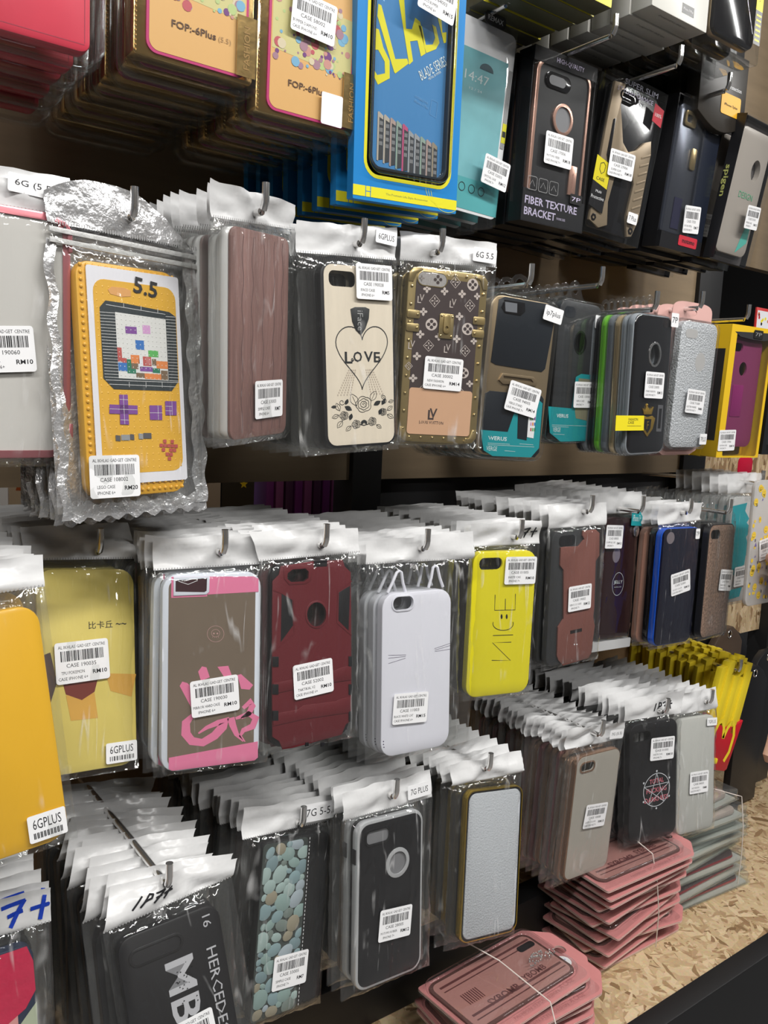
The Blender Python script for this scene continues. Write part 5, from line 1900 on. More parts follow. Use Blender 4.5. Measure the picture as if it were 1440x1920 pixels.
b.text('BLADE SERIES', *q(588, 612), CARDW, -3.7, height=8, width=33, rot=33)
b.text('METAL BUMPER', *q(605, 668), CARDW, -3.7, height=2, width=16, rot=33)
b.text('SUITABLE FOR', *q(495, 898), CARDB2 if 'CARDB2' in globals() else mat('print_pale_blue', (.16, .36, .62), .4), -3.7, height=2, width=15, rot=-12)
b.text('iPhone 6 Plus', *q(495, 935), mat('print_pale_blue', (.16, .36, .62), .4), -3.7, height=2.4, width=16, rot=-12)
b.line([q(585, 875), q(640, 885), q(628, 1018), q(570, 1000)], .4, -3.7, mat('print_pale_blue', (.16, .36, .62), .4), closed=True)
FRM = [mat('frame_%d' % i, c, .35, metal=.3) for i, c in enumerate(((.55, .50, .42), (.50, .38, .34), (.34, .45, .38), (.60, .12, .25), (.40, .42, .44), (.38, .33, .25)))]
for i in range(10):
    x = 130 + i * 52
    y0 = 1080 + i * 14 + (30 if 4 < i else 0)
    m_ = FRM[(0, 0, 1, 2, 3, 4, 4, 2, 1, 5)[i]]
    b.poly([q(x, y0), q(x + 14, y0 - 6), q(x + 14, y0 + 400), q(x, y0 + 394)], -3.6, m_)
    b.poly([q(x + 14, y0), q(x + 50, y0 + 28), q(x + 50, y0 + 380), q(x + 14, y0 + 392)], -3.7, mat('print_asphalt', (.06, .065, .07), .3))
    b.poly([q(x + 14, y0 - 2), q(x + 46, y0 + 24), q(x + 46, y0 + 56), q(x + 14, y0 + 40)], -3.55, m_)
    for k in range(3):
        for j in range(4):
            b.poly([q(x + 18 + k * 9, y0 + 70 + j * 55), q(x + 24 + k * 9, y0 + 72 + j * 55), q(x + 24 + k * 9, y0 + 104 + j * 55), q(x + 18 + k * 9, y0 + 102 + j * 55)], -3.5, mat('print_window_grey', (.30, .31, .32), .3))
b.build('printed_case_card', r)
b = MB()
b.prism(rrect(88, 201, 13, 6, 1, 33), CLEAR, -4, 9, bev=7, cap0=False, steps=5)
b.build('window_blister', r)
price_label(r, '64003', 'HOCO BUMPER', 'IPHONE 6+', 'RM15', 18, 77, -10, w=9.6)
stack(r, 7, 27, 'bright blue window box with yellow border', 'the peg of the BLADE box', 'blue window boxes on one peg', seed=73, jx=1.5, jz=2, jr=.6, relax=1)

# ---- teal pillow packs
r = pack('A4', 'pillow_pack_phone_case', 'clear pillow pack with a teal phone screen card and small black brand tab', 'phone case')
b = MB()
SCR = mat('screen_teal', (.20, .48, .52), .35, noise_amt=.55, noise_scale=14)
b.prism(rrect(84, 190, 8), PAPER, -4, -3)
b.flat([(-40, -60), (34, -60), (34, 66), (-40, 66)], SCR, -2.7)
b.flat([(-42, -92), (42, -92), (42, -60), (-42, -60)], mat('card_pale_teal', (.12, .48, .50), .3), -2.7)
b.text('14:47', -8, 40, CARDW, -2.5, height=9, width=34)
b.poly([(-6, 50)] + [(4 + 10 * math.cos(R(a)), 50 + 7 * math.sin(R(a))) for a in range(0, 181, 20)], -2.45, mat('print_umbrella', (.05, .10, .12), .4))
b.text('12 / 24', -8, 28, CARDW, -2.5, height=2.4, width=18)
for i in range(4):
    b.line([(-26 + i * 14 + 4.4 * math.cos(a * .5), -70 + 4.4 * math.sin(a * .5)) for a in range(13)], .8, -2.5, INK, closed=True)
b.rect(36, 41, -20, 60, -2.5, GREYSEAL)
b.flat([(36, 6), (42, 6), (42, -14), (36, -14)], YLW, -2.4)
b.rect(36.5, 41.5, -8, -2, -2.3, INK)
b.build('screen_card', r)
b = MB()


def pil(side):
    def fn(s, t):
        u, v = -46 + 92 * s, -100 + 200 * t
        v += side * 0 + (-12 if t < .5 else 9) * (1 - abs(2 * s - 1) ** 2) * (1 if side else -1) * (abs(2 * t - 1) ** 12)
        e = math.sqrt(max(0, 1 - abs(2 * s - 1) ** 2.2))
        return u, v, -6 + side * 13 * e * (1 - .25 * abs(2 * t - 1))
    return fn


b.grid(pil(1), 16, 16, CLEAR)
b.grid(pil(-1), 16, 16, CLEAR)
b.grid(lambda s, t: (-46 + 92 * s, 100 + 16 * t, -6 + .6 * math.sin(s * 20)), 16, 2, CLEAR)
b.build('pillow_shell', r, sharp=70)
b = MB()
b.prism(rrect(30, 13, 5, 4, 4, 99), INK, 2, 2.8)
b.text('REMAX', 4, 99, PAPER, 2.95, height=5, width=22, bold=True)
b.build('brand_tab', r)
price_label(r, '32003', 'CRYSTAL CASE', 'IPHONE 7+', 'RM12', 24, -50, -6, w=9, wd=38)
stack(r, 4, 30, 'clear pillow pack with a teal card', 'the peg of the teal screen pack', 'teal pillow packs on one peg', seed=74, jr=1, jx=1)

# ---- black window boxes
BB = mat('box_black', (.015, .015, .017), .3)
HOLO = mat('foil_lettering', (.62, .56, .74), .35, metal=.2)
RGM = mat('rose_gold_metal', (.70, .42, .33), .25, metal=.7)
FIB = mat('carbon_black', (.02, .02, .022), .32, noise_amt=.4, noise_scale=700)
r = pack('A5', 'window_box_phone_case', 'black window box reading FIBER TEXTURE BRACKET with a rose gold ring case')
b = MB()
b.prism(rrect(100, 182, 1, 2), BB, -24, -1, holes=[rrect(98, 180, 1, 2)])
b.prism(rrect(99, 181, 1, 2), BB, -23, -12)
b.prism([(-50, -91), (50, -91), (50, -58), (-50, -56)], BB, -1, .2)
b.prism([(-50, 76), (50, 76), (50, 91), (-50, 91)], BB, -2, .1)
b.text('FIBER TEXTURE', -4, -68, HOLO, .4, height=8.5, width=84, bold=True)
b.text('BRACKET', -21, -80, HOLO, .4, height=8.5, width=50, bold=True)
b.text('PHONE CASE', 13, -81, HOLO, .4, height=2.6, width=14)
b.text('HIGH-QUALITY', 6, 83, HOLO, .4, height=6, width=44)
for i in range(3):
    b.line(rrect(14, 14, 2, 2, -38 + i * 17, -50), .6, 1.6, GREYINK, closed=True)
    b.line([(-42 + i * 17, -53), (-38 + i * 17, -47), (-34 + i * 17, -53)], .6, 1.6, GREYINK)
BX = b.build('box', r)
b = MB()
b.prism(rrect(88, 164, 14, 5, 0, 0), RGM, -11, -.2, holes=[rrect(79, 155, 11, 5, 0, 0)], bev=1.8)
b.prism(rrect(80, 156, 11), FIB, -4, -1.5)
b.prism(rrect(40, 17, 8, 5, -10, 62), BLACKG, -2, 0, bev=.6)
b.flat(rrect(26, 10, 5, 5, -12, 62), mat('plate_grey'), .15)
b.prism(circle(2, 25, 16, 26, 17), RGM, -2, .6, holes=[circle(2, 25, 12.5, 26, 13.5)], bev=.5)
b.flat(circle(2, 25, 13, 22, 14), mat('plate_grey'), -1)
b.prism([(20, -52), (32, -52), (32, -20), (20, -20)], RGM, -1.5, .6, bev=.5)
b.text('motomo', 26, -38, mat('print_rose_dark', (.35, .18, .14), .4), .8, height=3, width=20, rot=90)
b.build('phone_case', r)
b = MB()
b.grid(lambda s, t: (-49.5 + 99 * s, -90 + 181 * t, .8 + 1.4 * math.sin(math.pi * s) * math.sin(math.pi * t) + .5 * noise.noise(Vector((s * 2, t * 3, 3)))), 12, 18, CLEAR)
for u0 in (-50, 50):
    b.prism([(u0 - .4, -91), (u0 + .4, -91), (u0 + .4, 91), (u0 - .4, 91)], CLEAR, -20, 1)
b.build('window_film', BX)
size_label(r, '7P', 33, -56, 20, 11, w=2.2, m=mat('badge_black'), tm=HOLO)
price_label(r, '17006', 'MOTOMO FIBER', 'CASE IPHONE 7+', 'RM18', -3, -9, 0, w=3, wd=44, ht=34)
stack(r, 4, 27, 'black window box with a rose gold ring case', 'the peg of the FIBER TEXTURE box', 'black fibre texture boxes on one peg', seed=75, jr=.5, jx=1, relax=1)

BZ = mat('khaki_metallic', (.40, .31, .21), .35, metal=.4)
r = pack('A6', 'window_box_phone_case', 'clear window box with a khaki armour case, yellow shield tag, tag 7 Plus')
b = MB()
b.prism(rrect(98, 182, 1, 2), BB, -26, -20)
b.prism(rrect(98, 182, 1, 2), BB, -24, -17, holes=[rrect(90, 174, 1, 2)])
BX = b.build('box', r)
b = MB()
hole = [(-30, 76), (-10, 76), (14, 70), (20, 50), (14, 24), (4, 16), (-6, 24), (-8, 44), (-30, 62)]
b.prism(rrect(86, 166, 11), BLACKG, -12, -3, bev=1)
b.prism([(-42, 80), (-24, 82), (-26, 58), (-18, 40), (-10, 20), (2, 12), (16, 18), (28, 30), (38, 34), (42, 20), (43, -60), (36, -80), (28, -82), (20, -60), (22, -20), (14, -6), (0, -6), (-12, -14), (-16, -50), (-10, -76), (-24, -82), (-42, -76), (-43, 40)], BZ, -4, .5, bev=.8)
b.prism(rrect(32, 10, 5, 4, -14, 70), BLACKG, -2, 1.2, holes=[rrect(28, 7, 3, 4, -14, 70)], bev=.4)
b.prism([(-34, 40), (-30, 42), (-28, 0), (-22, -10), (-22, -50), (-27, -50), (-27, -14), (-34, 0)], BLACKG, 0, .9, bev=.2)
for i in range(9):
    b.prism([(26, 10 - i * 10), (41, 17 - i * 10), (41, 19.5 - i * 10), (26, 12.5 - i * 10)], BZ, .3, 1.2, bev=.3)
for u, v in ((-36, -72), (32, -74)):
    b.prism(circle(u, v, 4.5, 6), BLACKG, 0, 1.2, holes=[circle(u, v, 2, 8)], bev=.3)
b.build('phone_case', r)
b = MB()
b.flat([(-50, -4), (-24, -10), (-24, -38), (-50, -32)], YEL, 2)
b.line([(-42, -12), (-37, -10), (-33, -13), (-34, -20), (-38, -23), (-42, -19), (-42, -12)], .8, 2.2, INK)
b.text('CASE', -38, -29, INK, 2.2, height=3.5, width=14)
b.flat([(-50, -32), (-24, -38), (-24, -66), (-50, -60)], BB, 2)
b.text('Multi', -37, -43, PAPER, 2.2, height=3, width=10)
b.text('Protective', -37, -50, PAPER, 2.2, height=4, width=22)
b.flat([(30, 76), (48, 72), (48, 52), (30, 56)], mat('sticker_red', (.55, .03, .05), .4), 2)
b.text('100%', 39, 64, PAPER, 2.2, height=4, width=12)
b.text('SUPER SLIM', 2, 84, mat('print_foil_grey', (.35, .35, .42), .3), 2.2, height=6, width=60)
b.text('STYLISH CHOICE', -6, 74, HOLO, 2.2, height=5, width=64)
b.build('printed_sleeve', r)
b = MB()
b.grid(lambda s, t: (-49.5 + 99 * s, -91 + 182 * t, 2.3 + 1.0 * math.sin(math.pi * s) + .5 * noise.noise(Vector((s * 2, t * 3, 9)))), 12, 18, CLEAR)
for u0 in (-49.6, 49.6):
    b.prism([(u0 - .4, -91), (u0 + .4, -91), (u0 + .4, 91), (u0 - .4, 91)], CLEAR, -20, 2)
b.prism([(-49, -91.4), (49, -91.4), (49, -90.6), (-49, -90.6)], CLEAR, -20, 2)
b.build('window_film', BX)
size_label(r, '7 Plus', 28, -60, 18, 13, w=4)
price_label(r, '27006', 'SUPER SLIM', 'CASE IPHONE 7+', 'RM18', -9, -6, 3, w=4, wd=44)
stack(r, 4, 30, 'clear fronted box with a khaki armour case', 'the peg of the SUPER SLIM box', 'khaki armour boxes on one peg', seed=76, jr=.5, jx=1, relax=1)

r = pack('A7', 'window_box_phone_case', 'black window box with a dark metal case, red sticker at its foot, tag 7P')
b = MB()
b.prism(rrect(98, 184, 1, 2), BB, -26, -6, holes=[rrect(95, 181, 1, 2)])
b.prism(rrect(97, 183, 1, 2), BB, -25, -14)
b.prism([(10, -92), (49, -92), (49, 92), (10, 92)], mat('box_navy_black', (.012, .016, .028), .25), -6, 0)
b.prism([(-49, -92), (49, -92), (49, -74), (-49, -72)], BB, -6, .4)
BX = b.build('box', r)
b = MB()
b.prism(rrect(60, 160, 11, 5, -18, 2), mat('gunmetal', (.10, .11, .14), .25, metal=.7), -14, -3, bev=2)
b.prism(rrect(26, 18, 4, 4, -22, 66), GOLD, -3, -1, holes=[rrect(14, 9, 2, 4, -24, 66)], bev=.4)
b.prism(rrect(12, 26, 3, 4, -2, 22), GOLD, -3, -1, bev=.5)
b.prism([(-28, -66), (-10, -66), (-10, -28), (-28, -28)], mat('slot_navy', (.02, .02, .05), .3), -3.5, -2)
b.build('phone_case', r)
b = MB()
b.grid(lambda s, t: (-49 + 62 * s, -72 + 163 * t, .8 + 1.6 * math.sin(math.pi * s)), 8, 14, CLEAR)
b.build('window_film', BX)
b = MB()
b.prism(rrect(44, 13, 2, 3, 14, -78), mat('sticker_red', (.55, .03, .05), .4), .5, .9)
b.text('motomo', 15, -78, INK, 1.1, height=5, width=30, bold=True)
b.build('red_sticker', r)
size_label(r, '7P', 32, 70, 19, 20, w=1.5)
price_label(r, '17020', 'MOTOMO METAL', 'CASE IPHONE 7+', 'RM17', 13, -50, 5, w=2, wd=38, ht=34)
stack(r, 4, 29, 'black window box with a dark metal case', 'the peg of the red sticker box', 'dark metal case boxes on one peg', seed=77, jr=.5, jx=1, relax=1)

r = empty('window_box_phone_case', 'dark window box with a brown-black folio between red sticker box and clear end box', 'phone case', (1.088, .700, 1.80), (5, 0, 3))
b = MB()
b.prism(rrect(90, 180, 1, 2), BB, -26, -20)
b.prism(rrect(90, 180, 1, 2), BB, -24, -6, holes=[rrect(88, 178, 1, 2)])
BX = b.build('box', r)
b = MB()
b.prism(rrect(80, 162, 12), mat('brown_black_metal', (.06, .035, .035), .25, metal=.5), -16, -4, bev=4, steps=4)
b.text('DESIGN', 8, 0, HOLO, -3.8, height=7, width=34)
b.prism(rrect(24, 12, 5, 4, 8, 62), BLACKG, -5, -3.5, bev=.4)
b.build('phone_case', r)
b = MB()
b.grid(lambda s, t: (-44 + 88 * s, -90 + 180 * t, .5), 4, 4, CLEAR)
b.build('window_film', BX)
price_label(r, '51009', 'SPIGEN CASE', 'IPHONE 7+', 'RM15', -26, -38, 4, w=1)

r = pack('A9', 'window_box_phone_case', 'clear sided black box with a pale case, green DESIGN lettering, side reads spigen')
b = MB()
b.prism(rrect(96, 184, 1, 2), BB, -16, -6, holes=[rrect(94, 182, 1, 2)])
b.prism(rrect(95, 183, 1, 2), mat('box_inner_grey', (.12, .11, .11), .4), -15.6, -14.6)
b.box(-48.4, -47.6, -91, 91, -16, 0, BB)
BX = b.build('box', r)
b = MB()
CH = MB()
vs, fs = text_data('spigen', True)
SP = mat('side_lettering_olive', (.50, .52, .16), .3)
x0, x1 = min(p[0] for p in vs), max(p[0] for p in vs)
base = len(b.v)
for x, y in vs:
    b.v.append((-.0487, .0125 - y * .010, .028 - (x - x0) / (x1 - x0) * .040))
for f in fs:
    b.face([base + i for i in f][::-1], SP)
b.build('side_lettering', BX)
b = MB()
b.prism(rrect(80, 160, 12), mat('pale_translucent_case', (.40, .36, .32), .3), -13.5, -6, holes=[circle(14, 32, 11, 18, 14)], bev=2)
b.text('DESIGN', 4, -2, mat('print_green_foil', (.20, .60, .35), .3, metal=.3), -5.6, height=8, width=36)
b.flat([(10, -76), (34, -60), (34, -30), (22, -40)], mat('print_turquoise', (.10, .50, .42), .4), -5.6)
b.build('phone_case', r)
b = MB()
b.grid(lambda s, t: (-47 + 94 * s, -91 + 182 * t, 1 + 2 * math.sin(math.pi * s)), 8, 10, CLEAR)
b.build('window_film', BX)
price_label(r, '51010', 'SPIGEN CASE', 'IPHONE 7+', 'RM15', 18, -28, 3, w=4, wd=34)
stack(r, 4, 32, 'black box with a clear front', 'the peg of the green DESIGN box', 'clear fronted black boxes on one peg', seed=78, jr=.5, jx=1, relax=1)

# ------------------------------------------------------------------ highest row: boxes seen from below


def carton(name, label, x, y, z, w, h, t, m, extra=None, rot=(0, 0, 0), cat='box'):
    r = empty(name, label, cat, (x, y, z), rot)
    b = MB()
    b.prism(rrect(w, h, 1.2, 2, 0, h / 2), m, -t, 0, bev=.5)
    if extra:
        extra(b)
    BX = b.build('box', r)
    return r


WB = mat('box_warm_white', (.66, .65, .60), .35)


def wext(b):
    b.flat([(-22, 40), (28, 46), (28, 150), (-22, 150)], mat('box_photo_blue', (.08, .11, .18), .25), .15)
    b.flat([(2, 8), (24, 8), (24, 18), (2, 18)], mat('badge_black'), .15)
    b.text('iPhone 7 Plus', 13, 13, PAPER, .3, height=2.6, width=18)
    b.text('Protective cover for', -24, 22, GREYINK, .15, height=1.8, width=26)
    b.text('slim smart phones', -24, 18, GREYINK, .15, height=1.8, width=24)


def under_text(b, m_, t):
    vs_, fs_ = text_data('Designed for daily use', False)
    x0_, x1_ = min(p[0] for p in vs_), max(p[0] for p in vs_)
    base_ = len(b.v)
    for x_, y_ in vs_:
        b.v.append((((x_ - x0_) / (x1_ - x0_) - .5) * .05, .010 - y_ * .004, -.0003))
    for f_ in fs_:
        b.face([base_ + i for i in f_][::-1], m_)


r = carton('white_box', 'white carton with a dark blue picture window, first of its row', .822, .6, 1.928, 100, 190, 26, WB, lambda b: (wext(b), under_text(b, GREYINK, 0)))
stack(r, 7, 29, 'white carton seen from below', 'the top white carton peg', 'white cartons on the highest peg', seed=79, jr=.6, jx=2, jz=2, relax=1)
YB2 = mat('box_lemon', (.74, .66, .05), .35)
r = carton('yellow_box', 'lemon yellow fronted carton above the teal pillow pack', .655, .6, 1.905, 106, 190, 22, mat('box_olive', (.10, .095, .05), .4), lambda b: b.flat(rrect(105, 189, 1, 2, 0, 95), YB2, .2))
stack(r, 9, 24.5, 'lemon yellow carton seen from below', 'the top yellow carton peg', 'yellow cartons on the highest peg', seed=80, jr=.5, jx=2, jz=1, relax=1)
r = empty('clear_box_phone_case', 'clear plastic box with a black case and yellow side tag at the highest row end', 'phone case', (.932, .6, 1.921), (0, 0, 0))
b = MB()
b.prism(rrect(84, 160, 10, 5, 0, 96), BLACKG, -14, -4, bev=2)
b.prism(rrect(86, 162, 11, 5, 0, 96), GOLDC, -15, -9, bev=.5)
b.build('phone_case', r)
b = MB()
b.prism(rrect(100, 190, 4, 4, 0, 95), CLEAR, -26, 0, bev=2)
b.build('clear_box', r)
b = MB()
b.flat([(34, 60), (48, 60), (48, 130), (34, 130)], YEL, .4)
b.flat([(34, 22), (48, 22), (48, 60), (34, 60)], BB, .4)
b.text('Full Protection', 41, 95, INK, .6, height=4, width=50, rot=-90)
for i in range(6):
    b.rect(36, 46, 26 + i * 5.5, 28 + i * 5.5, .6, YLW)
b.build('side_tag', r)
stack(r, 7, 29, 'clear plastic box with a black case', 'the top clear box peg', 'clear boxes on the highest peg', seed=81, jr=1, jx=3, jz=3, relax=1)
# dark box with amber sticker below them
r = empty('hanging_sachet', 'dark rounded pack with amber iPhone 7plus sticker below the clear boxes', 'phone case', (1.008, .66, 1.865), (0, 0, 0))
b = MB()
b.prism([(-52, 100), (-52, 16)] + [(-52 + 104 * i / 12., 16 - 16 * math.sin(math.pi * i / 12)) for i in range(1, 12)] + [(52, 16), (52, 100)], mat('pack_brown_black', (.03, .025, .02), .35), -20, 0, bev=1)
b.build('pack_body', r)
b = MB()
b.prism(rrect(44, 26, 3, 4, 18, 36), mat('sticker_amber', (.80, .42, .02), .4), .2, .6)
b.text('iPhone 7plus', 18, 35, INK, .8, height=4, width=30, bold=True)
b.text('Protection', 24, 58, PAPER, .6, height=5, width=30)
b.build('amber_sticker', r)
stack(r, 5, 30, 'dark rounded pack with an olive base', 'the peg of the amber sticker pack', 'dark rounded packs on one peg', seed=82, jr=.6, jx=1, relax=1, skip=('amber_sticker',))

# ================================================================== things on the strand board deck
CARD_R = mat('card_edge_cream', (.80, .66, .58), .5)


def pink_card(label, x, y, z, rz, tilt, group, detail=True):
    """hang card with a moulded case blister, lying flat: local u along its length, v across, w up"""
    r = empty('pink_card_pack', label, 'phone case', (x, y, z), (0, 0, 0), group)
    r.rotation_euler = (R(-90) + R(tilt[0]), R(tilt[1]), 0)
    r.rotation_euler = (Matrix.Rotation(R(rz), 4, 'Z') @ Matrix.Rotation(R(-90 + tilt[0]), 4, 'X') @ Matrix.Rotation(R(tilt[1]), 4, 'Y')).to_euler()
    return r


b = MB()
o_ = [(-96, -50), (70, -50), (96, -26), (96, 26), (70, 50), (-96, 50)]


def roundc(pts, rad=4):
    out = []
    n = len(pts)
    for i in range(n):
        a, p, c = Vector(pts[i - 1]), Vector(pts[i]), Vector(pts[(i + 1) % n])
        d1, d2 = (a - p).normalized() * rad, (c - p).normalized() * rad
        for k in range(4):
            t = k / 3.
            out.append(tuple((p + d1) * (1 - t) ** 2 + p * 2 * t * (1 - t) + (p + d2) * t ** 2))
    return out


card_o = roundc(o_)
card_h = circle(80, 0, 7, 14)


def card_mesh(detail):
    b = MB()
    for w in (0, 1.6):
        b.prism(card_o, CARD_R, w, w + .7, holes=[card_h] if w else [card_h], mcap=PINKC)
        b.flat(inset(card_o, .35), PINKC, w + .85, holes=[card_h])
    if detail:
        DKB = mat('print_maroon', (.10, .03, .03), .4)
        b.text('FASHION STYLE DESIGN', -10, -42, mat('print_card_rose', (.36, .12, .12), .5), 2.6, height=4, width=70)
        b.text('A CASE', 40, -40, mat('print_card_rose', (.36, .12, .12), .5), 2.6, height=6, width=22)
    return b


b = card_mesh(True)
proto_card = b.build('backing_card')
b = MB()
b.prism(rrect(158, 80, 12, 5, -12, 4), mat('brown_tinted_back', (.10, .045, .04), .25), 2.4, 5, bev=1)
b.prism(rrect(150, 72, 9, 5, -12, 4), mat('pinkish_plate', (.35, .17, .15), .3), 4.9, 5.2)
b.text('SYBOMB', -30, -14, mat('print_maroon'), 5.4, height=9, width=46, bold=True)
b.text('SYBOMB', 20, -10, mat('print_maroon'), 5.4, height=8, width=40, bold=True)
for k, v in enumerate((-24, -18, 24, 30)):
    b.rect(-80, 60, v, v + (3 if k % 2 else 1.5), 5.35, mat('print_maroon'))
for k in range(8):
    b.rect(-70 + k * 3, -68.6 + k * 3, -4, 12, 5.35, mat('print_maroon'))
b.prism(rrect(26, 9, 4, 4, 48, 24), BLACKG, 5, 6, bev=.3)
proto_case = b.build('phone_case')
b = MB()
b.prism(rrect(166, 88, 15, 5, -12, 4), CLEAR, 2.3, 10.5, bev=3, cap0=False, steps=3)
b.prism(rrect(176, 96, 10, 5, -12, 2), CLEAR, 2.3, 2.7, holes=[rrect(166, 88, 15, 5, -12, 4)])
proto_bl = b.build('blister_shell')


def card_stack(nm, cx, cy, z0, n, step, rz0, dz, seed):
    rnd = random.Random(seed)
    last = None
    for i in range(n):
        top = i == n - 1
        ang = rz0 + rnd.uniform(-8, 8) + (5 if i % 2 else -5)
        x, y = cx + rnd.uniform(-.006, .006) + dz[0] * i, cy + rnd.uniform(-.006, .006) + dz[1] * i
        lab = ('topmost' if top else 'lowest' if i == 0 else ORD[i] + ' from the bottom') + ' pink card pack in the stack ' + nm
        r = pink_card(lab, x, y, z0 + i * step, ang, (rnd.uniform(-.8, .8), rnd.uniform(-.8, .8)), 'pink card packs ' + nm)
        for p_ in (proto_card, proto_case, proto_bl):
            c = p_.copy()
            COL.objects.link(c)
            c.parent = r
        last = r
    return last


top1 = card_stack('under the grey fleece case', .640, .562, .801, 8, .0118, -4, (-.001, 0), 5)
top2 = card_stack('under the star case', .905, .640, .801, 12, .0118, -2, (-.002, -.002), 6)
for p_ in (proto_card, proto_case, proto_bl):
    bpy.data.objects.remove(p_)


def string(path, label):
    b = MB()
    pts = []
    for i in range(len(path) - 1):
        a, c = Vector(path[i]), Vector(path[i + 1])
        for k in range(5):
            pts.append(tuple(a.lerp(c, k / 5.)))
    pts.append(path[-1])
    b.tube([(x * 1000, z * 1000, -y * 1000) for x, y, z in pts], .7, mat('white_string', (.78, .70, .64), .6), 6)
    o = b.build('rubber_band')
    tag(o, label, 'rubber band')


string([(.600, .64, .9075), (.612, .573, .9095), (.618, .505, .903), (.618, .494, .880), (.620, .497, .84), (.620, .506, .803)], 'white band around the card stack under the grey fleece case')
string([(.905, .70, .951), (.893, .63, .952), (.885, .579, .946), (.890, .572, .91), (.905, .575, .86), (.918, .583, .803)], 'white band around the card stack under the star case')
string([(1.105, .70, .9445), (1.125, .65, .9447), (1.142, .608, .944), (1.144, .602, .90), (1.150, .603, .85), (1.152, .605, .803)], 'white band around the clear box stack')
# small round sticker and bead chain on the top card
b = MB()
b.prism(circle(0, 0, 9, 24), PAPER, 0, .3)
b.text('A+', 2, 1, BLUEINK, .4, height=4, width=6)
b.build('round_sticker', top1)
s_ = bpy.data.objects.get('round_sticker')
s_.location = (.066, -.0027, -.016)
b = MB()
for i in range(40):
    a = i * .5
    b.dome(30 + 12 * math.cos(a) + i * .5, -2 + 6 * math.sin(a * 1.3), 10.5 + (i % 3), 1.1, 1.8, CHROME, n=6, k=2)
b.build('bead_chain', top1)

# ---- clear boxes stack
CBX = film_mat('box_clear_grey', tint=(.90, .92, .90), haze=.05, refl=1., rough=.05, bump=.1, scale=(20, 20, 20), base=.02)
b = MB()
b.prism(rrect(180, 98, 5, 4), CBX, 0, 17, bev=1.4)
b.prism(rrect(184, 102, 5, 4), CBX, 2, 3, holes=[rrect(178, 96, 5, 4)])
shell = b.build('clear_box')
inn = []
for nm, m_, ed in (('grey', mat('tray_grey_green', (.30, .33, .30), .3), None), ('wine', WINE, RED), ('photo', mat('printed_tray', (.40, .33, .30), .4, noise_amt=.6, noise_scale=30), None)):
    b = MB()
    b.prism(rrect(176, 94, 4, 4), mat('tray_pale', (.40, .41, .39), .4), .6, 2.2)
    b.prism(rrect(156, 78, 11, 4), m_, 2.5, 12, bev=3)
    if ed:
        b.prism(rrect(158, 80, 12, 4), mat('ruby_edge', (.35, .01, .02), .15, metal=.5), 3, 8, bev=2)
    inn.append(b.build('phone_case'))
rnd = random.Random(4)
ang_ = [-3, 2, -2, 5, 1, -4, -2, 3]
kinds = [1, 1, 1, 0, 0, 0, 2, 2]
desc_ = {0: 'grey-green', 1: 'wine red', 2: 'pale printed'}
for i in range(8):
    r = pink_card('%s case in a clear box, %s of the clear box stack' % (desc_[kinds[i]], 'lowest' if i == 0 else 'topmost' if i == 7 else ORD[i] + ' from the bottom'), 1.090 - .002 * i + rnd.uniform(-.005, .005), .660 + rnd.uniform(-.006, .006) + .001 * i, .8015 + i * .0178, ang_[i] - 2, (0, 0), 'clear boxes stacked on the deck')
    r.name = 'clear_box_phone_case'
    for p_ in (shell, inn[kinds[i]]):
        c = p_.copy()
        COL.objects.link(c)
        c.parent = r
for p_ in [shell] + inn:
    bpy.data.objects.remove(p_)

# ================================================================== seen through the gap behind the board
b = MB()
b.prism([(0, 0), (900, 0), (900, 12), (0, 12)], DARKP, -1300, -920)
o = b.build('trim_8')
o.location = (-.10, 0, 1.30)
structure(o)
OR = mat('print_orange', (.62, .16, .05), .4)
b = MB()
b.prism([(0, 0), (58, 0), (58, 110), (0, 110)], PAPER, -4, 0)
for a in range(0, 180, 30):
    b.poly([(29, 72), (29 + 22 * math.cos(R(a + 3)), 72 + 22 * math.sin(R(a + 3))), (29 + 22 * math.cos(R(a + 27)), 72 + 22 * math.sin(R(a + 27)))], .2, OR)
b.line([(2, 100), (20, 88)], 1, .2, OR)
o = b.build('greeting_card')
o.location = (.208, .95, 1.314)
tag(o, 'white card printed with an orange slice behind the gap', 'card')
b = MB()
for i in range(5):
    b.prism([(i * 9, 0), (i * 9 + 8, 0), (i * 9 + 8, 105), (i * 9, 105)], mat('tan_stripe_%d' % (i % 2), ((.42, .28, .20), (.22, .12, .08))[i % 2], .5), -6, 0)
o = b.build('striped_box')
o.location = (.150, .95, 1.314)
tag(o, 'tan and brown striped box behind the gap', 'box')
for x, w, c, t in ((.395, 60, (.55, .55, .58), 'pale box lettered POCKETS behind the gap'), (.457, 45, (.03, .03, .03), 'black box with a yellow star behind the gap')):
    b = MB()
    b.prism([(0, 0), (w, 0), (w, 100), (0, 100)], mat('gap_box_%d' % w, c, .5), -20, 0)
    if w == 60:
        b.text('POCKETS', 36, 78, GREYINK, .2, height=4, width=32)
    else:
        b.poly([(30 + (6 if k % 2 == 0 else 2.6) * math.cos(R(90 + k * 36)), 74 + (6 if k % 2 == 0 else 2.6) * math.sin(R(90 + k * 36))) for k in range(10)], .2, YEL)
        b.rect(0, 40, 88, 91, .2, RED)
    o = b.build('small_carton')
    o.location = (x, .95, 1.314)
    tag(o, t, 'box')
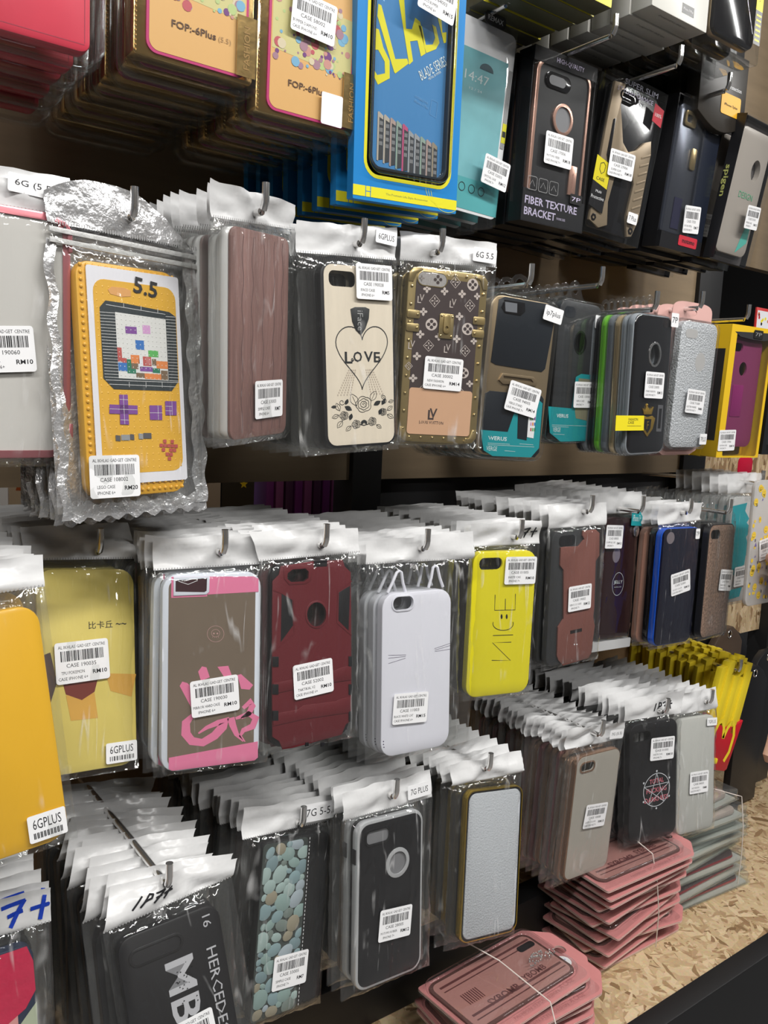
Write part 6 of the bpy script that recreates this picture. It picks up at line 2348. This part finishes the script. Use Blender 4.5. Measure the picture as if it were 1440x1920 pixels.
for i in range(9):
    b = MB()
    b.prism([(0, 0), (11, 0), (11, 96 + (i % 3) * 2), (0, 96 + (i % 3) * 2)], mat('purple_spine_%d' % (i % 3), ((.20, .04, .36), (.30, .10, .40), (.10, .04, .16))[i % 3], .4), -60, 0, bev=.8)
    o = b.build('purple_box')
    o.location = (.520 + i * .0145, .95, 1.314)
    tag(o, 'thin purple box, %s of the row behind the gap' % ['first', 'second', 'third', 'fourth', 'fifth', 'sixth', 'seventh', 'eighth', 'ninth'][i], 'box', 'thin purple boxes behind the gap')
# coloured packets beyond the second post
for i, (x, y, z, c1_, c2_) in enumerate(((1.44, .82, 1.66, (.75, .75, .78), (.55, .03, .03)), (1.50, .82, 1.655, (.30, .45, .70), (.62, .05, .04)), (1.60, .86, 1.66, (.60, .60, .62), (.5, .02, .03)))):
    b = MB()
    b.prism([(-26, -35), (26, -35), (26, 35), (-26, 35)], mat('packet_red_%d' % i, c2_, .4), -3, 0, bev=.3)
    b.flat([(-23, -30), (23, -30), (23, 30), (-23, 30)], mat('packet_pale_%d' % i, c1_, .4), .2)
    rr = random.Random(i)
    for k in range(14):
        u, v = rr.uniform(-20, 20), rr.uniform(-26, 26)
        b.poly([(u + 3 * math.cos(j), v + 3 * math.sin(j)) for j in range(6)], .35, rr.choice([RED, BLACK, YEL, OR]))
    o = b.build('picture_packet')
    o.location = (x, y, z)
    tag(o, ['pale picture packet with red edge, nearest the second black post', 'blue picture packet with red edge, middle of three', 'grey picture packet with red edge, furthest from the post'][i], 'packet')
b = MB()
b.prism(rrect(52, 34, 10, 4), mat('ruby_packet', (.50, .01, .04), .2), -16, 0, bev=4)
o = b.build('red_sachet')
o.location = (1.50, .86, 1.41)
tag(o, 'shiny red sachet beyond the second black post', 'sachet')

# ================================================================== fingertips of a shopper at the edge
SKIN = mat('skin', (.62, .34, .25), .5)


def finger(b, pts, rad):
    P_ = [Vector(p) for p in pts]
    path, rr = [], []
    for i in range(len(P_) - 1):
        for k in range(4):
            t = k / 4.
            path.append(P_[i].lerp(P_[i + 1], t))
            rr.append(rad * (1 - .12 * (i + t) / (len(P_) - 1)))
    path.append(P_[-1])
    rr.append(rad * .85)
    d = (P_[-1] - P_[-2]).normalized()
    for k in (.35, .65, .85, .97):
        path.append(P_[-1] + d * rad * .9 * k)
        rr.append(rad * .85 * math.sqrt(1 - k * k))
    b.tube(path, rr, SKIN, 12)


b = MB()
# palm beyond the edge of the picture, five fingers closing on the printed case
sk = bpy.data.meshes.new('hand')
V_ = [(0, 0, 0), (-.030, -.004, .012), (-.062, -.002, .030), (-.085, .006, .036), (-.100, .014, .036),
      (-.032, -.006, -.004), (-.068, -.006, .008), (-.090, .004, .010), (-.104, .013, .010),
      (-.030, -.006, -.022), (-.064, -.006, -.014), (-.084, .004, -.014), (-.096, .013, -.014),
      (-.026, -.004, -.038), (-.054, -.004, -.034), (-.070, .005, -.034), (-.080, .012, -.034),
      (-.010, -.012, .030), (-.040, -.020, .050), (-.066, -.014, .056),
      (.04, .0, -.01), (.12, -.02, -.04), (.22, -.06, -.09), (.34, -.12, -.15)]
E_ = [(0, 1), (1, 2), (2, 3), (3, 4), (0, 5), (5, 6), (6, 7), (7, 8), (0, 9), (9, 10), (10, 11), (11, 12), (0, 13), (13, 14), (14, 15), (15, 16), (0, 17), (17, 18), (18, 19), (0, 20), (20, 21), (21, 22), (22, 23)]
RAD = [.026, .017, .0092, .0085, .0072, .017, .0095, .0088, .0074, .016, .009, .0083, .007, .014, .0078, .0072, .0062, .016, .0105, .009, .026, .028, .034, .038]
sk.from_pydata(V_, E_, [])
ho = bpy.data.objects.new('hand', sk)
COL.objects.link(ho)
sm = ho.modifiers.new('skin', 'SKIN')
sv = sk.skin_vertices
if not sv:
    import bmesh
    bm_ = bmesh.new()
    bm_.from_mesh(sk)
    bm_.verts.layers.skin.verify()
    bm_.to_mesh(sk)
    bm_.free()
for i, v in enumerate(sk.skin_vertices[0].data):
    v.radius = (RAD[i], RAD[i])
    v.use_root = i == 0
ss = ho.modifiers.new('subdivision', 'SUBSURF')
ss.levels = ss.render_levels = 2
sk.materials.append(SKIN)
ho.location = (1.199, .572, 1.302)
tag(ho, 'fingertips of a shopper holding the smiling-face case at the edge', 'hand')

row_names = ('top', 'second', 'third', 'bottom')
allh = [o for o in COL.objects if o.name.startswith('display_hook')]
rowsof = {n: [] for n in row_names}
for o in allh:
    z = 1.5 + (o.location.z - 1.5) * .60 / o.location.y
    rowsof['top' if z > 1.78 else 'second' if z > 1.55 else 'third' if z > 1.25 else 'bottom'].append(o)
FN = ['first', 'second', 'third', 'fourth', 'fifth', 'sixth', 'seventh', 'eighth', 'ninth', 'tenth', 'eleventh', 'twelfth']
for n, hs in rowsof.items():
    hs.sort(key=lambda o: o.location.x / o.location.y)
    for k, o in enumerate(hs):
        tag(o, 'bent chrome display peg, %s along the %s row of pegs' % (FN[k], n), 'hook', 'chrome display pegs')
